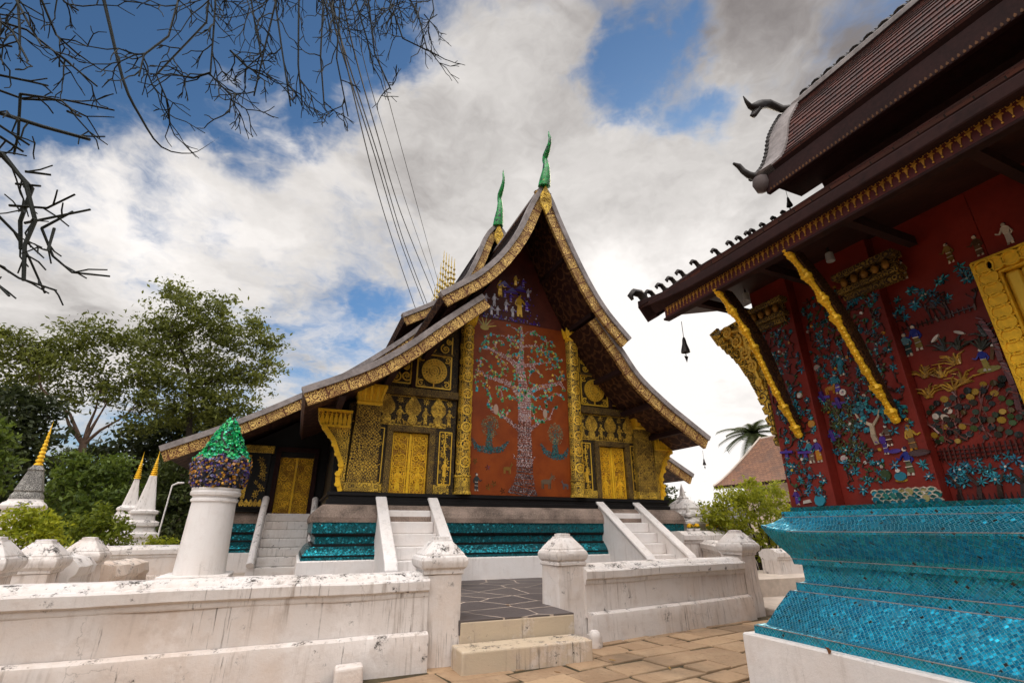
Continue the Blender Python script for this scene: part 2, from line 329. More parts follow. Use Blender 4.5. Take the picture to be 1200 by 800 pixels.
# ------------------------------------------------------------------ mesh building
class MB:
    def __init__(s): s.v = []; s.f = []; s.uv = {}; s.c = []; s.hascol = False
    def pt(s, p): s.v.append(tuple(p)); return len(s.v)-1
    def face(s, pts, uv=None, col=None):
        i = [s.pt(p) for p in pts]
        if uv: s.uv[len(s.f)] = uv
        s.f.append(i); s.c.append(col)
        if col: s.hascol = True
    def shared(s, pts, faces, col=None):
        b = len(s.v); s.v += [tuple(p) for p in pts]
        for q in faces: s.f.append([b+i for i in q]); s.c.append(col)
        if col: s.hascol = True
    def box(s, x0, x1, y0, y1, z0, z1, col=None):
        p = [(x0, y0, z0), (x1, y0, z0), (x1, y1, z0), (x0, y1, z0), (x0, y0, z1), (x1, y0, z1), (x1, y1, z1), (x0, y1, z1)]
        s.shared(p, [(3, 2, 1, 0), (4, 5, 6, 7), (0, 1, 5, 4), (1, 2, 6, 5), (2, 3, 7, 6), (3, 0, 4, 7)], col); return s
    def prism(s, poly, ax, d0, d1, col=None):
        """extrude a 2-d polygon: ax 'y' -> (x,z) outline between y=d0 and d1; 'x' -> (y,z); 'z' -> (x,y)"""
        def P(a, b, d): return {'y': (a, d, b), 'x': (d, a, b), 'z': (a, b, d)}[ax]
        n = len(poly); p = [P(a, b, d0) for a, b in poly]+[P(a, b, d1) for a, b in poly]
        s.shared(p, [tuple(range(n)), tuple(range(2*n-1, n-1, -1))]+[((i+1) % n, i, n+i, n+(i+1) % n) for i in range(n)], col); return s
    def loft(s, loops, cap0=True, cap1=True, col=None):
        n = len(loops[0]); p = [q for l in loops for q in l]; f = []
        for k in range(len(loops)-1):
            for i in range(n):
                j = (i+1) % n; f.append((k*n+i, k*n+j, (k+1)*n+j, (k+1)*n+i))
        if cap0: f.append(tuple(range(n-1, -1, -1)))
        if cap1: f.append(tuple((len(loops)-1)*n+i for i in range(n)))
        s.shared(p, f, col); return s
    def lathe(s, prof, c=(0, 0, 0), n=20, col=None, sq=None, rot=0):
        loops = []
        for r, z in prof:
            l = []
            for i in range(n):
                a = 2*pi*i/n+rot; k = 1
                if sq: k = 1/((abs(cos(a-rot))**sq+abs(sin(a-rot))**sq)**(1/sq))
                l.append((c[0]+r*k*cos(a), c[1]+r*k*sin(a), c[2]+z))
            loops.append(l)
        return s.loft(loops, col=col)
    def tube(s, path, rad, n=6, col=None, flat=None):
        path = [Vector(p) for p in path]; loops = []
        if not isinstance(rad, (list, tuple)): rad = [rad]*len(path)
        up = Vector((0, 0, 1)); prev = None
        for i, p in enumerate(path):
            d = (path[min(i+1, len(path)-1)]-path[max(i-1, 0)])
            d = d.normalized() if d.length > 1e-9 else Vector((0, 0, 1))
            if prev is None:
                a = d.cross(up)
                if a.length < .05: a = d.cross(Vector((1, 0, 0)))
            else: a = prev-d*prev.dot(d)
            a.normalize(); prev = a; b = d.cross(a)
            fx = flat or 1
            loops.append([p+(a*cos(t)*fx+b*sin(t))*rad[i] for t in [2*pi*k/n for k in range(n)]])
        return s.loft(loops, col=col)
    def build(s, name, mat, parent=None, base=None, smooth=None, bevel=0, boxuv=False, seg=2):
        me = bpy.data.meshes.new(name)
        off = base if base is not None else (parent['_b'] if parent is not None and '_b' in parent else (0, 0, 0))
        me.from_pydata([(a-off[0], b-off[1], c-off[2]) for a, b, c in s.v], [], s.f)
        if s.uv or boxuv:
            ul = me.uv_layers.new(name='UVMap')
            for pi_, p in enumerate(me.polygons):
                q = s.uv.get(pi_)
                for k, li in enumerate(p.loop_indices):
                    if q: ul.data[li].uv = q[k]
                    else:
                        co = me.vertices[me.loops[li].vertex_index].co; nn = p.normal
                        ax = max(range(3), key=lambda i: abs(nn[i]))
                        ul.data[li].uv = (co[1], co[2]) if ax == 0 else ((co[0], co[2]) if ax == 1 else (co[0], co[1]))
        if s.hascol:
            ca = me.color_attributes.new('Col', 'FLOAT_COLOR', 'CORNER')
            for pi_, p in enumerate(me.polygons):
                c = s.c[pi_] or (.5, .5, .5)
                for li in p.loop_indices: ca.data[li].color = (*c, 1)
        me.materials.append(mat)
        if smooth is not None:
            me.polygons.foreach_set('use_smooth', [True]*len(me.polygons))
            if smooth > 0: me.set_sharp_from_angle(angle=radians(smooth))
        me.update()
        o = bpy.data.objects.new(name, me); COL.objects.link(o)
        o.location = off if parent is None else (0, 0, 0)
        if parent is not None:
            o.parent = parent
            if '_b' in parent: o['_b'] = list(off)
        if bevel:
            b = o.modifiers.new('bevel', 'BEVEL'); b.width = bevel; b.segments = seg; b.limit_method = 'ANGLE'; b.angle_limit = radians(40)
        return o
def thing(name, label, cat, loc, group=None):
    o = bpy.data.objects.new(name, None); COL.objects.link(o); o.location = loc; o.empty_display_size = .2
    o['_b'] = list(loc); o['label'] = label; o['category'] = cat
    if group: o['group'] = group
    return o
def tag(o, label, cat, group=None):
    o['label'] = label; o['category'] = cat
    if group: o['group'] = group
    return o
def kind(o, k): o['kind'] = k; return o
def copy_tree(o, parent=None):
    c = o.copy(); COL.objects.link(c)
    if parent is not None: c.parent = parent
    for ch in list(o.children): copy_tree(ch, c)
    return c
def rand_shade(c, k): f = 1+random.uniform(-k, k); return tuple(max(0, min(1, x*f)) for x in c)

# ------------------------------------------------------------------ flat relief motifs on a wall: map (s,t,h) -> point
class Relief(MB):
    def __init__(s, fn, tilt=0.): super().__init__(); s.fn = fn; s.tilt = tilt
    def poly(s, pts, col=None, th=.008, base=0.):
        n = len(pts); f = s.fn
        tx, ty = random.gauss(0, s.tilt), random.gauss(0, s.tilt); ca, cb = pts[0]
        p = [f(a, b, base) for a, b in pts]+[f(a, b, base+max(.002, th+max(-th*.6, min(th, (a-ca)*tx+(b-cb)*ty)))) for a, b in pts]
        s.shared(p, [tuple(n+i for i in range(n))]+[((i+1) % n, i, n+i, n+(i+1) % n) for i in range(n)], col)
    def disc(s, a, b, r, col=None, n=10, th=.008, ry=None, rot=0, base=0):
        ry = ry or r; cr, sr = cos(rot), sin(rot)
        s.poly([(a+r*cos(t)*cr-ry*sin(t)*sr, b+r*cos(t)*sr+ry*sin(t)*cr) for t in [2*pi*i/n for i in range(n)]], col, th, base)
    def stroke(s, pts, w, col=None, th=.008, base=0):
        w = w if isinstance(w, (list, tuple)) else [w]*len(pts)
        for i in range(len(pts)-1):
            (a, b), (c, d) = pts[i], pts[i+1]; L = hypot(c-a, d-b) or 1e-6; nx, ny = -(d-b)/L/2, (c-a)/L/2
            s.poly([(a+nx*w[i], b+ny*w[i]), (a-nx*w[i], b-ny*w[i]), (c-nx*w[i+1], d-ny*w[i+1]), (c+nx*w[i+1], d+ny*w[i+1])], col, th*(1+.03*(i % 3)), base)
    def ring(s, a, b, r, w, col=None, n=18, th=.008):
        s.stroke([(a+r*cos(2*pi*i/n), b+r*sin(2*pi*i/n)) for i in range(n+1)], w, col, th)
    def spiral(s, a, b, r, turns=1.5, w=.02, col=None, a0=0, sgn=1, th=.008):
        n = int(14*turns)
        s.stroke([(a+r*(1-.85*i/n)*cos(a0+sgn*2*pi*turns*i/n), b+r*(1-.85*i/n)*sin(a0+sgn*2*pi*turns*i/n)) for i in range(n+1)], [w*(1-.5*i/n) for i in range(n+1)], col, th)
    def star(s, a, b, r, n=7, col=None, th=.008, w=.42, rot=None, jit=.12):
        rot = random.random()*6 if rot is None else rot
        for i in range(n):
            t = rot+2*pi*i/n; rr = r*random.uniform(1-jit, 1+jit); c = rand_shade(col, .55) if col else None
            s.poly([(a+r*.1*cos(t), b+r*.1*sin(t)), (a+rr*.55*cos(t-w*.6), b+rr*.55*sin(t-w*.6)), (a+rr*cos(t), b+rr*sin(t)), (a+rr*.55*cos(t+w*.6), b+rr*.55*sin(t+w*.6))], c, th*random.uniform(.8, 1.2))
    def tear(s, a, b, w, h, col=None, th=.01, base=0):
        s.poly([(a+w*x, b+h*y) for x, y in ((0, 0), (.3, .06), (.48, .28), (.45, .5), (.26, .72), (0, 1), (-.26, .72), (-.45, .5), (-.48, .28), (-.3, .06))], col, th, base)
    def figure(s, a, b, h, top=None, skirt=None, skin=(.62, .55, .45), sgn=1):
        s.disc(a+.01*h*sgn, b+h*.90, h*.07, skin, 8, .012)
        s.disc(a-.025*h*sgn, b+h*.945, h*.062, (.03, .02, .05) if top else None, 6, .010)
        s.poly([(a-.09*h, b+.48*h), (a+.09*h, b+.48*h), (a+.13*h, b+.74*h), (a+.04*h, b+.83*h), (a-.04*h, b+.83*h), (a-.13*h, b+.74*h)], top, .011)
        s.poly([(a-.12*h, b+.10*h), (a+.11*h, b+.07*h), (a+.09*h, b+.49*h), (a-.09*h, b+.49*h)], skirt, .010)
        s.stroke([(a-.11*h, b+.30*h), (a+.10*h, b+.28*h)], .03*h, skin, .013); s.stroke([(a-.09*h, b+.49*h), (a+.09*h, b+.49*h)], .03*h, skin, .014)
        s.stroke([(a+.11*h*sgn, b+.72*h), (a+.22*h*sgn, b+.55*h), (a+.34*h*sgn, b+.62*h)], [.06*h, .05*h, .035*h], top, .012)
        s.stroke([(a-.11*h*sgn, b+.72*h), (a-.18*h*sgn, b+.52*h), (a-.08*h*sgn, b+.42*h)], [.06*h, .05*h, .035*h], top, .012)
        for e in (-.07, .07): s.poly([(a+(e-.03)*h, b), (a+(e+.06)*h*1., b), (a+(e+.025)*h, b+.11*h), (a+(e-.025)*h, b+.11*h)], skin, .009)
    def animal(s, a, b, L, col=None, sgn=1):
        s.disc(a, b+L*.42, L*.36, col, 10, .010, L*.15)
        for e in (-.28, -.18, .18, .29): s.poly([(a+(e-.03)*L, b), (a+(e+.03)*L, b), (a+(e+.045)*L, b+.4*L), (a+(e-.045)*L, b+.4*L)], col, .009)
        s.stroke([(a+.26*L*sgn, b+.48*L), (a+.40*L*sgn, b+.72*L)], [.15*L, .09*L], col, .011)
        s.disc(a+.45*L*sgn, b+.75*L, L*.1, col, 7, .012, L*.06)
        s.stroke([(a+.40*L*sgn, b+.8*L), (a+.36*L*sgn, b+.95*L)], .03*L, col, .009)

# ================================================================== ground
def ground():
    m = MB(); S = 1500
    m.face([(-S, -S, -.03), (S, -S, -.03), (S, S, -.03), (-S, S, -.03)])
    kind(m.build('ground', SOILTER), 'structure')
    m = MB(); m.box(-14, 24, -8, 7.45, -.5, -.012); kind(m.build('joint_soil', SOIL), 'structure')
    # hand-cut flagstones in wandering rows
    m = MB(); rng = random.Random(3); ca, sa = cos(radians(9)), sin(radians(9)); y = -7.0
    while y < 7.2:
        d = rng.uniform(.34, .52); x = -14+rng.uniform(-.6, 0)
        while x < 17:
            L = rng.uniform(.36, .85); gp = rng.uniform(.009, .027)
            q = [(x+gp, y+gp), (x+L-gp, y+gp), (x+L-gp, y+d-gp), (x+gp, y+d-gp)]
            q = [(a+rng.uniform(-.022, .022), b+rng.uniform(-.022, .022)) for a, b in q]
            q = [(a*ca-b*sa, a*sa+b*ca) for a, b in q]
            cx, cy = sum(a for a, b in q)/4, sum(b for a, b in q)/4
            x += L
            if not (-13 < cx < 20 and -8 < cy < 7.25) : continue
            if cy > 6.15 and cx < 1.5 or cx > 4.75 and cy < 4.05: continue
            z = rng.uniform(-.009, .010); t = [rng.uniform(-.007, .007) for _ in range(4)]
            k = .9
            ins = [(cx+(a-cx)*.975, cy+(b-cy)*.97) for a, b in q]
            m.loft([[(a, b, -.06) for a, b in q], [(a, b, z+t[i]-.010) for i, (a, b) in enumerate(q)], [(a, b, z+t[i]) for i, (a, b) in enumerate(ins)]], cap0=False)
        y += d
    kind(m.build('paving', PAVE), 'structure')
    # raised temple terrace: pale concrete, a dark slate apron before the facade
    m = MB(); m.prism([(-14, 6.75), (3.45, 6.75), (3.75, 7.12), (7.95, 7.72), (8.5, 8.62), (30, 8.63), (30, 60), (-40, 60), (-40, 6.75)], 'z', -.1, .44); kind(m.build('terrace', CONC), 'structure')
    m = MB(); m.prism([(2.0, 6.33), (3.575, 6.33), (3.575, 7.0), (3.80, 7.18), (7.6, 7.75), (7.6, 10.9), (-.6, 10.9), (-.6, 6.74), (2.0, 6.74)], 'z', .3, .452); kind(m.build('slate_apron', SLATE), 'structure')
    m = MB(); m.box(8.4, 40, 4.6, 8.62, -.3, .10); kind(m.build('yard', CONC, bevel=.03), 'structure')
ground()

# ================================================================== the temple
XC = 5.05
TB = (XC, 10.85, .45)
temple = thing('temple', 'dark temple with steep sweeping tiled roofs and a red tree mosaic between gilded doors', 'temple', TB)

def rect_loft(m, x0, x1, y0, y1, prof, flare=None, sub=1, uvs=True, top=True):
    """stepped plinth: prof = [(inset,z)] round a rectangle, with uv along the edge / up the profile"""
    arc = [0]
    for (a, b), (c, d) in zip(prof, prof[1:]): arc.append(arc[-1]+hypot(c-a, d-b))
    def corner(i): return [(x0+i, y0+i), (x1-i, y0+i), (x1-i, y1-i), (x0+i, y1-i)]
    for k in range(len(prof)-1):
        (i0, z0), (i1, z1) = prof[k], prof[k+1]; A, B = corner(i0), corner(i1)
        for e in range(4):
            a0, a1, b0, b1 = A[e], A[(e+1) % 4], B[e], B[(e+1) % 4]
            L = max(abs(a1[0]-a0[0]), abs(a1[1]-a0[1])); ns = sub if flare else 1
            ts = [j/ns for j in range(ns+1)]
            if ns > 1: ts = sorted(set([1-(1-t)**2.2 if False else t for t in ts]+[.004, .01, .02, .035, .055, .08]+[1-q for q in (.004, .01, .02, .035, .055, .08)]))
            for t0, t1 in zip(ts, ts[1:]):
                def P(p, q, t, z, ki):
                    f = 0
                    if flare and flare.get(ki):
                        dist = min(t, 1-t)*L; f = flare[ki]*math.exp(-dist/.16)
                    return (p[0]+(q[0]-p[0])*t, p[1]+(q[1]-p[1])*t, z+f)
                o = e*37.7
                m.face([P(a0, a1, t0, z0, k), P(a0, a1, t1, z0, k), P(b0, b1, t1, z1, k+1), P(b0, b1, t0, z1, k+1)],
                       uv=[(o+t0*L, arc[k]), (o+t1*L, arc[k]), (o+t1*L, arc[k+1]), (o+t0*L, arc[k+1])])
    if top:
        c = corner(prof[-1][0]); m.face([(a, b, prof[-1][1]) for a, b in c])
    return m
# --- plinth courses (rear hall = front block A, wider nave = block B behind)
A_X0, A_X1 = .15, 9.95
for (x0, x1, y0, y1) in ((A_X0, A_X1, 10.85, 15.6), (-2.7, 12.8, 15.1, 29)):
    k = x0 != A_X0
    rect_loft(MB(), x0, x1, y0, y1, [(0, .40), (0, .88), (.03, .90), (.12, .90)], top=False).build('plinth_base', WHITEC, temple)
    for P_ in ([(.05, .901), (.05, .955), (.08, .962)], [(.07, .99), (.09, 1.03), (.15, 1.10), (.20, 1.145), (.26, 1.15)], [(.27, 1.195), (.27, 1.33), (.3, 1.335)], [(.19, 1.395), (.19, 1.60), (.3, 1.603)]):
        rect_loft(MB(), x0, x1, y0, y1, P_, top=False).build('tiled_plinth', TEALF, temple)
    for P_ in ([(.08, .957), (.055, .965), (.055, .985), (.12, .99)], [(.24, 1.147), (.22, 1.152), (.22, 1.19), (.32, 1.196)], [(.30, 1.332), (.235, 1.336), (.235, 1.36), (.205, 1.365), (.205, 1.392), (.3, 1.396)]):
        rect_loft(MB(), x0, x1, y0, y1, P_, top=False).build('plinth_fillet', BLACK, temple)
    rect_loft(MB(), x0, x1, y0, y1, [(.16, 1.603), (.15, 1.70), (.18, 1.79), (.25, 1.88), (.34, 1.95), (.5, 1.97)], top=True).build('stone_moulding', ROUGHSTONE, temple, smooth=40)
m = rect_loft(MB(), A_X0, A_X1, 10.85, 15.6, [(.40, 1.965), (.40, 2.05), (.44, 2.06), (.44, 2.14), (.40, 2.15), (.40, 2.22), (.5, 2.225)])
m.build('wall_sill', BLACK, temple)
# --- roofs -------------------------------------------------------
def resample(p, step):
    out_ = [p[0]]; acc = 0
    q = [Vector(a) for a in p]
    # smooth with catmull-rom first
    dense = []
    for i in range(len(q)-1):
        p0, p1, p2, p3 = q[max(i-1, 0)], q[i], q[i+1], q[min(i+2, len(q)-1)]
        for t in [j/12 for j in range(12)]:
            dense.append(.5*((2*p1)+(-p0+p2)*t+(2*p0-5*p1+4*p2-p3)*t*t+(-p0+3*p1-3*p2+p3)*t*t*t))
    dense.append(q[-1]); out_ = [dense[0]]
    for a, b in zip(dense, dense[1:]):
        acc += (b-a).length
        if acc >= step: out_.append(b); acc = 0
    if (out_[-1]-dense[-1]).length < step*.45: out_[-1] = dense[-1]
    else: out_.append(dense[-1])
    return out_
def normals(pts, sgn):
    n = []
    for i in range(len(pts)):
        d = (pts[min(i+1, len(pts)-1)]-pts[max(i-1, 0)]).normalized()
        v = Vector((-d[1], d[0])); v = v if v[1] > 0 else -v
        n.append(v)
    return n
def roof_slab(prof, x0, y0, y1, step=.125, lift=.022, thick=.14, mat_top=None, mat_under=None, parent=None, name='roof', sub=1):
    """tiled slope swept along y; prof=[(dx,z)] from ridge to eave"""
    P = resample(prof, step); Nn = normals(P, 1); m = MB(); arc = 0
    for i in range(len(P)-1):
        a, b = P[i], P[i+1]; lo = b+Nn[i+1]*lift; hi = a
        L = (b-a).length
        m.face([(x0+hi[0], y0, hi[1]), (x0+hi[0], y1, hi[1]), (x0+lo[0], y1, lo[1]), (x0+lo[0], y0, lo[1])], uv=[(y0, arc), (y1, arc), (y1, arc+L), (y0, arc+L)])
        m.face([(x0+lo[0], y0, lo[1]), (x0+lo[0], y1, lo[1]), (x0+b[0], y1, b[1]), (x0+b[0], y0, b[1])], uv=[(y0, arc+L), (y1, arc+L), (y1, arc+L+.005), (y0, arc+L+.005)])
        arc += L
    r = m.build(name, mat_top, parent)
    m = MB(); Q = [p-n*thick for p, n in zip(P, Nn)]; arc = 0
    for i in range(len(P)-1):
        a, b = Q[i], Q[i+1]; L = (b-a).length
        m.face([(x0+a[0], y0, a[1]), (x0+b[0], y0, b[1]), (x0+b[0], y1, b[1]), (x0+a[0], y1, a[1])], uv=[(y0, arc), (y0, arc+L), (y1, arc+L), (y1, arc)]); arc += L
    # closed eave edge and the two raw ends
    for yy in (y0, y1):
        for i in range(len(P)-1):
            m.face([(x0+P[i][0], yy, P[i][1]), (x0+P[i+1][0], yy, P[i+1][1]), (x0+Q[i+1][0], yy, Q[i+1][1]), (x0+Q[i][0], yy, Q[i][1])])
    m.face([(x0+P[-1][0], y0, P[-1][1]), (x0+P[-1][0], y1, P[-1][1]), (x0+Q[-1][0], y1, Q[-1][1]), (x0+Q[-1][0], y0, Q[-1][1])])
    m.build('roof_soffit', mat_under, parent)
    return r, P, Nn
def barge(P, Nn, x0, yf, o0, o1, d, name, mat, parent, y_out=0.):
    """board following the slope, from offset o0 to o1 along the normal, thickness d in y"""
    m = MB(); arc = 0
    for i in range(len(P)-1):
        a0, a1, b0, b1 = P[i]+Nn[i]*o0, P[i]+Nn[i]*o1, P[i+1]+Nn[i+1]*o0, P[i+1]+Nn[i+1]*o1; L = (P[i+1]-P[i]).length
        def q(p, y): return (x0+p[0], y, p[1])
        y0, y1 = yf-y_out, yf+d
        w_ = o0-o1
        m.face([q(a0, y0), q(b0, y0), q(b1, y0), q(a1, y0)], uv=[(arc, 0), (arc+L, 0), (arc+L, w_), (arc, w_)])
        m.face([q(a0, y1), q(a1, y1), q(b1, y1), q(b0, y1)], uv=[(arc, 0), (arc, w_), (arc+L, w_), (arc+L, 0)])
        m.face([q(a0, y0), q(a0, y1), q(b0, y1), q(b0, y0)], uv=[(arc, 0), (arc, d), (arc+L, d), (arc+L, 0)])
        m.face([q(a1, y0), q(b1, y0), q(b1, y1), q(a1, y1)], uv=[(arc, 0), (arc+L, 0), (arc+L, d), (arc, d)])
        if i == 0: m.face([q(a0, y0), q(a1, y0), q(a1, y1), q(a0, y1)])
        if i == len(P)-2: m.face([q(b0, y0), q(b0, y1), q(b1, y1), q(b1, y0)])
        arc += L
    return m.build(name, mat, parent)
AUL = [(0, 10.32), (-.33, 9.65), (-.70, 8.74), (-1.19, 7.90), (-1.73, 7.25), (-2.24, 6.82), (-2.69, 6.47)]
AUR = [(0, 10.32), (.20, 10.0), (.47, 9.32), (.85, 8.46), (1.30, 7.57), (1.78, 6.84), (2.45, 6.14)]
ALL = [(-1.60, 6.72), (-2.55, 5.88), (-3.28, 5.20), (-3.95, 4.68), (-4.59, 4.31), (-5.26, 3.97)]
ALR = [(1.60, 6.75), (2.25, 5.93), (2.80, 5.20), (3.60, 4.56), (4.25, 4.14), (4.92, 3.72)]
BUL = [(0, 11.32), (-.37, 10.80), (-.72, 9.75), (-1.15, 8.85), (-1.95, 8.0), (-2.96, 7.34)]
BUR = [(-a, b) for a, b in BUL]
BLL = [(-2.2, 7.3), (-2.93, 6.57), (-4.3, 5.40), (-5.5, 4.58), (-6.8, 3.81), (-8.1, 3.16)]
BLR = [(-a*.91, b) for a, b in BLL]
def tier(prof, y0, y1, yb, white=.10):
    r, P, Nn = roof_slab(prof, XC, y0, y1, .14, .025, .15, TILE_T, ST_SOFFIT, temple)
    barge(P, Nn, XC, yb, .075, -.055, .16, 'bargeboard_coping', GREY, temple, .05)
    barge(P, Nn, XC, yb, -.058, -.30, .09, 'gilded_bargeboard', ST_FASCIA, temple)
    return P, Nn
AU = tier(AUL, 9.78, 15, 9.7); AUr = tier(AUR, 9.78, 15, 9.7)
AL = tier(ALL, 9.98, 15, 9.9); ALr = tier(ALR, 9.98, 15, 9.9)
tier(BUL, 13.3, 28, 13.2); tier(BUR, 13.3, 28, 13.2); tier(BLL, 13.4, 28, 13.3); tier(BLR, 13.4, 28, 13.3)
m = MB(); m.box(XC-.07, XC+.07, 9.8, 15, 10.27, 10.40); m.build('ridge', GREY, temple, bevel=.02)
m = MB(); m.box(XC-.07, XC+.07, 13.3, 28, 11.27, 11.40); m.build('ridge', GREY, temple, bevel=.02)
def chofa(x, y, z, h, k=1., fwd=.6):
    m = MB()
    prof = [(.0, .0, .17), (-.02, .25, .15), (-.04, .55, .105), (-.02, .85, .075), (.02, 1.05, .07), (.0, 1.18, .085), (-.05, 1.28, .075), (-.10, 1.45, .052), (-.10, 1.65, .038), (-.06, 1.85, .026), (-.05, 2.0, .012)]
    m.tube([(x, y+a*k*2.2-fwd*(b/2)**1.2*h/2*.55, z+b*h/2) for a, b, r in prof], [r*k*1.3 for a, b, r in prof], 10, flat=.75)
    c = m.build('roof_finial', GREEN, temple, smooth=60)
    b = MB(); yb = y-fwd*.5*h/2*.42
    b.tube([(x, yb-.02, z+1.12*h/2), (x, yb-.16*k, z+1.16*h/2), (x, yb-.2*k, z+1.26*h/2)], [.05*k, .035*k, .005], 6); b.build('beak', GREEN, c, smooth=60)
    d = MB(); d.poly = None
    R = Relief(lambda s_, t_, hh: (x+s_, y-.13-hh, z+t_)); R.tear(0, -.02, .22, .28, None, .05); R.build('gold_leaf_base', GOLD, c)
chofa(XC, 9.62, 10.30, 1.62); chofa(XC, 13.15, 11.25, 2.05, 1.1)
for (y, z, s_) in ((9.63, 10.22, 1.), (13.13, 11.2, .95)):
    R = Relief(lambda a, b, h: (XC+a, y-.06-h, z+b)); R.poly([(0, .06), (.16*s_, -.30), (.16*s_, -.60*s_), (.0, -.90*s_), (-.16*s_, -.60*s_), (-.16*s_, -.30)], None, .05)
    R.spiral(-.07, -.45, .08, 1.2, .025, None, 0, 1, .065); R.spiral(.07, -.45, .08, 1.2, .025, None, pi, -1, .065); R.tear(0, -.28, .14, .3, None, .07)
    R.build('apex_ornament', ST_LACE, temple)
# spires of the ridge ornament half way along the nave
for i in range(9):
    k = 1-abs(i-4)/5.2; y = 18.6+i*.52; h = 1.1+2.1*k
    prof = [(.13, 0), (.13, .12), (.06, .16)]; z = .16; nn = 4+int(3*k)
    for j in range(nn):
        dz_ = (h-.6)/nn; r = .11*(1-.6*j/nn); prof += [(r*.45, z+dz_*.25), (r*1.25, z+dz_*.45), (r*1.25, z+dz_*.55), (r*.4, z+dz_*.75)]; z += dz_
    prof += [(.03, z+.1), (.012, h), (.0, h+.02)]
    MB().lathe([(q*.8, w_) for q, w_ in prof], (XC, y, 11.38), 8).build('ridge_spire', plain('weathered_gold', (.42, .30, .07), .5, .3, .4), temple, smooth=30)

# --- facade wall, y = 11.4 -----------------------------------------
YW = 11.4
def under(prof, x, off):   # z of the underside of a slope at x
    P = resample(prof, .05)
    for a, b in zip(P, P[1:]):
        lo, hi = min(a[0], b[0]), max(a[0], b[0])
        if lo <= x <= hi: return a[1]+(b[1]-a[1])*((x-a[0])/(b[0]-a[0]) if b[0] != a[0] else 0)-off
    return None
def gable_poly(xa, xb, z0, off=.28, nseg=28):
    pts = [(xb, z0), (xa, z0)] if False else [(xa, z0)]
    top = []
    for i in range(nseg+1):
        x = xa+(xb-xa)*i/nseg; d = x-XC; c = []
        for pr_ in (AUL, AUR, ALL, ALR):
            z = under(pr_, d, off*(1.5 if pr_ in (AUL, AUR) else 1.15))
            if z is not None: c.append(z)
        if c: top.append((x, max(c)))
    return [(xa, z0)]+top+[(xb, z0)]
def facade(poly, y0, y1): return MB().prism(poly, 'y', y0, y1)
for xa, xb in ((3.42, 6.78),): 
    facade(gable_poly(xa, xb, 2.225), YW, YW+.3).build('gable_wall', lacquer_red('dark_gable_red', (.10, .022, .012), (.06, .013, .008)), temple)
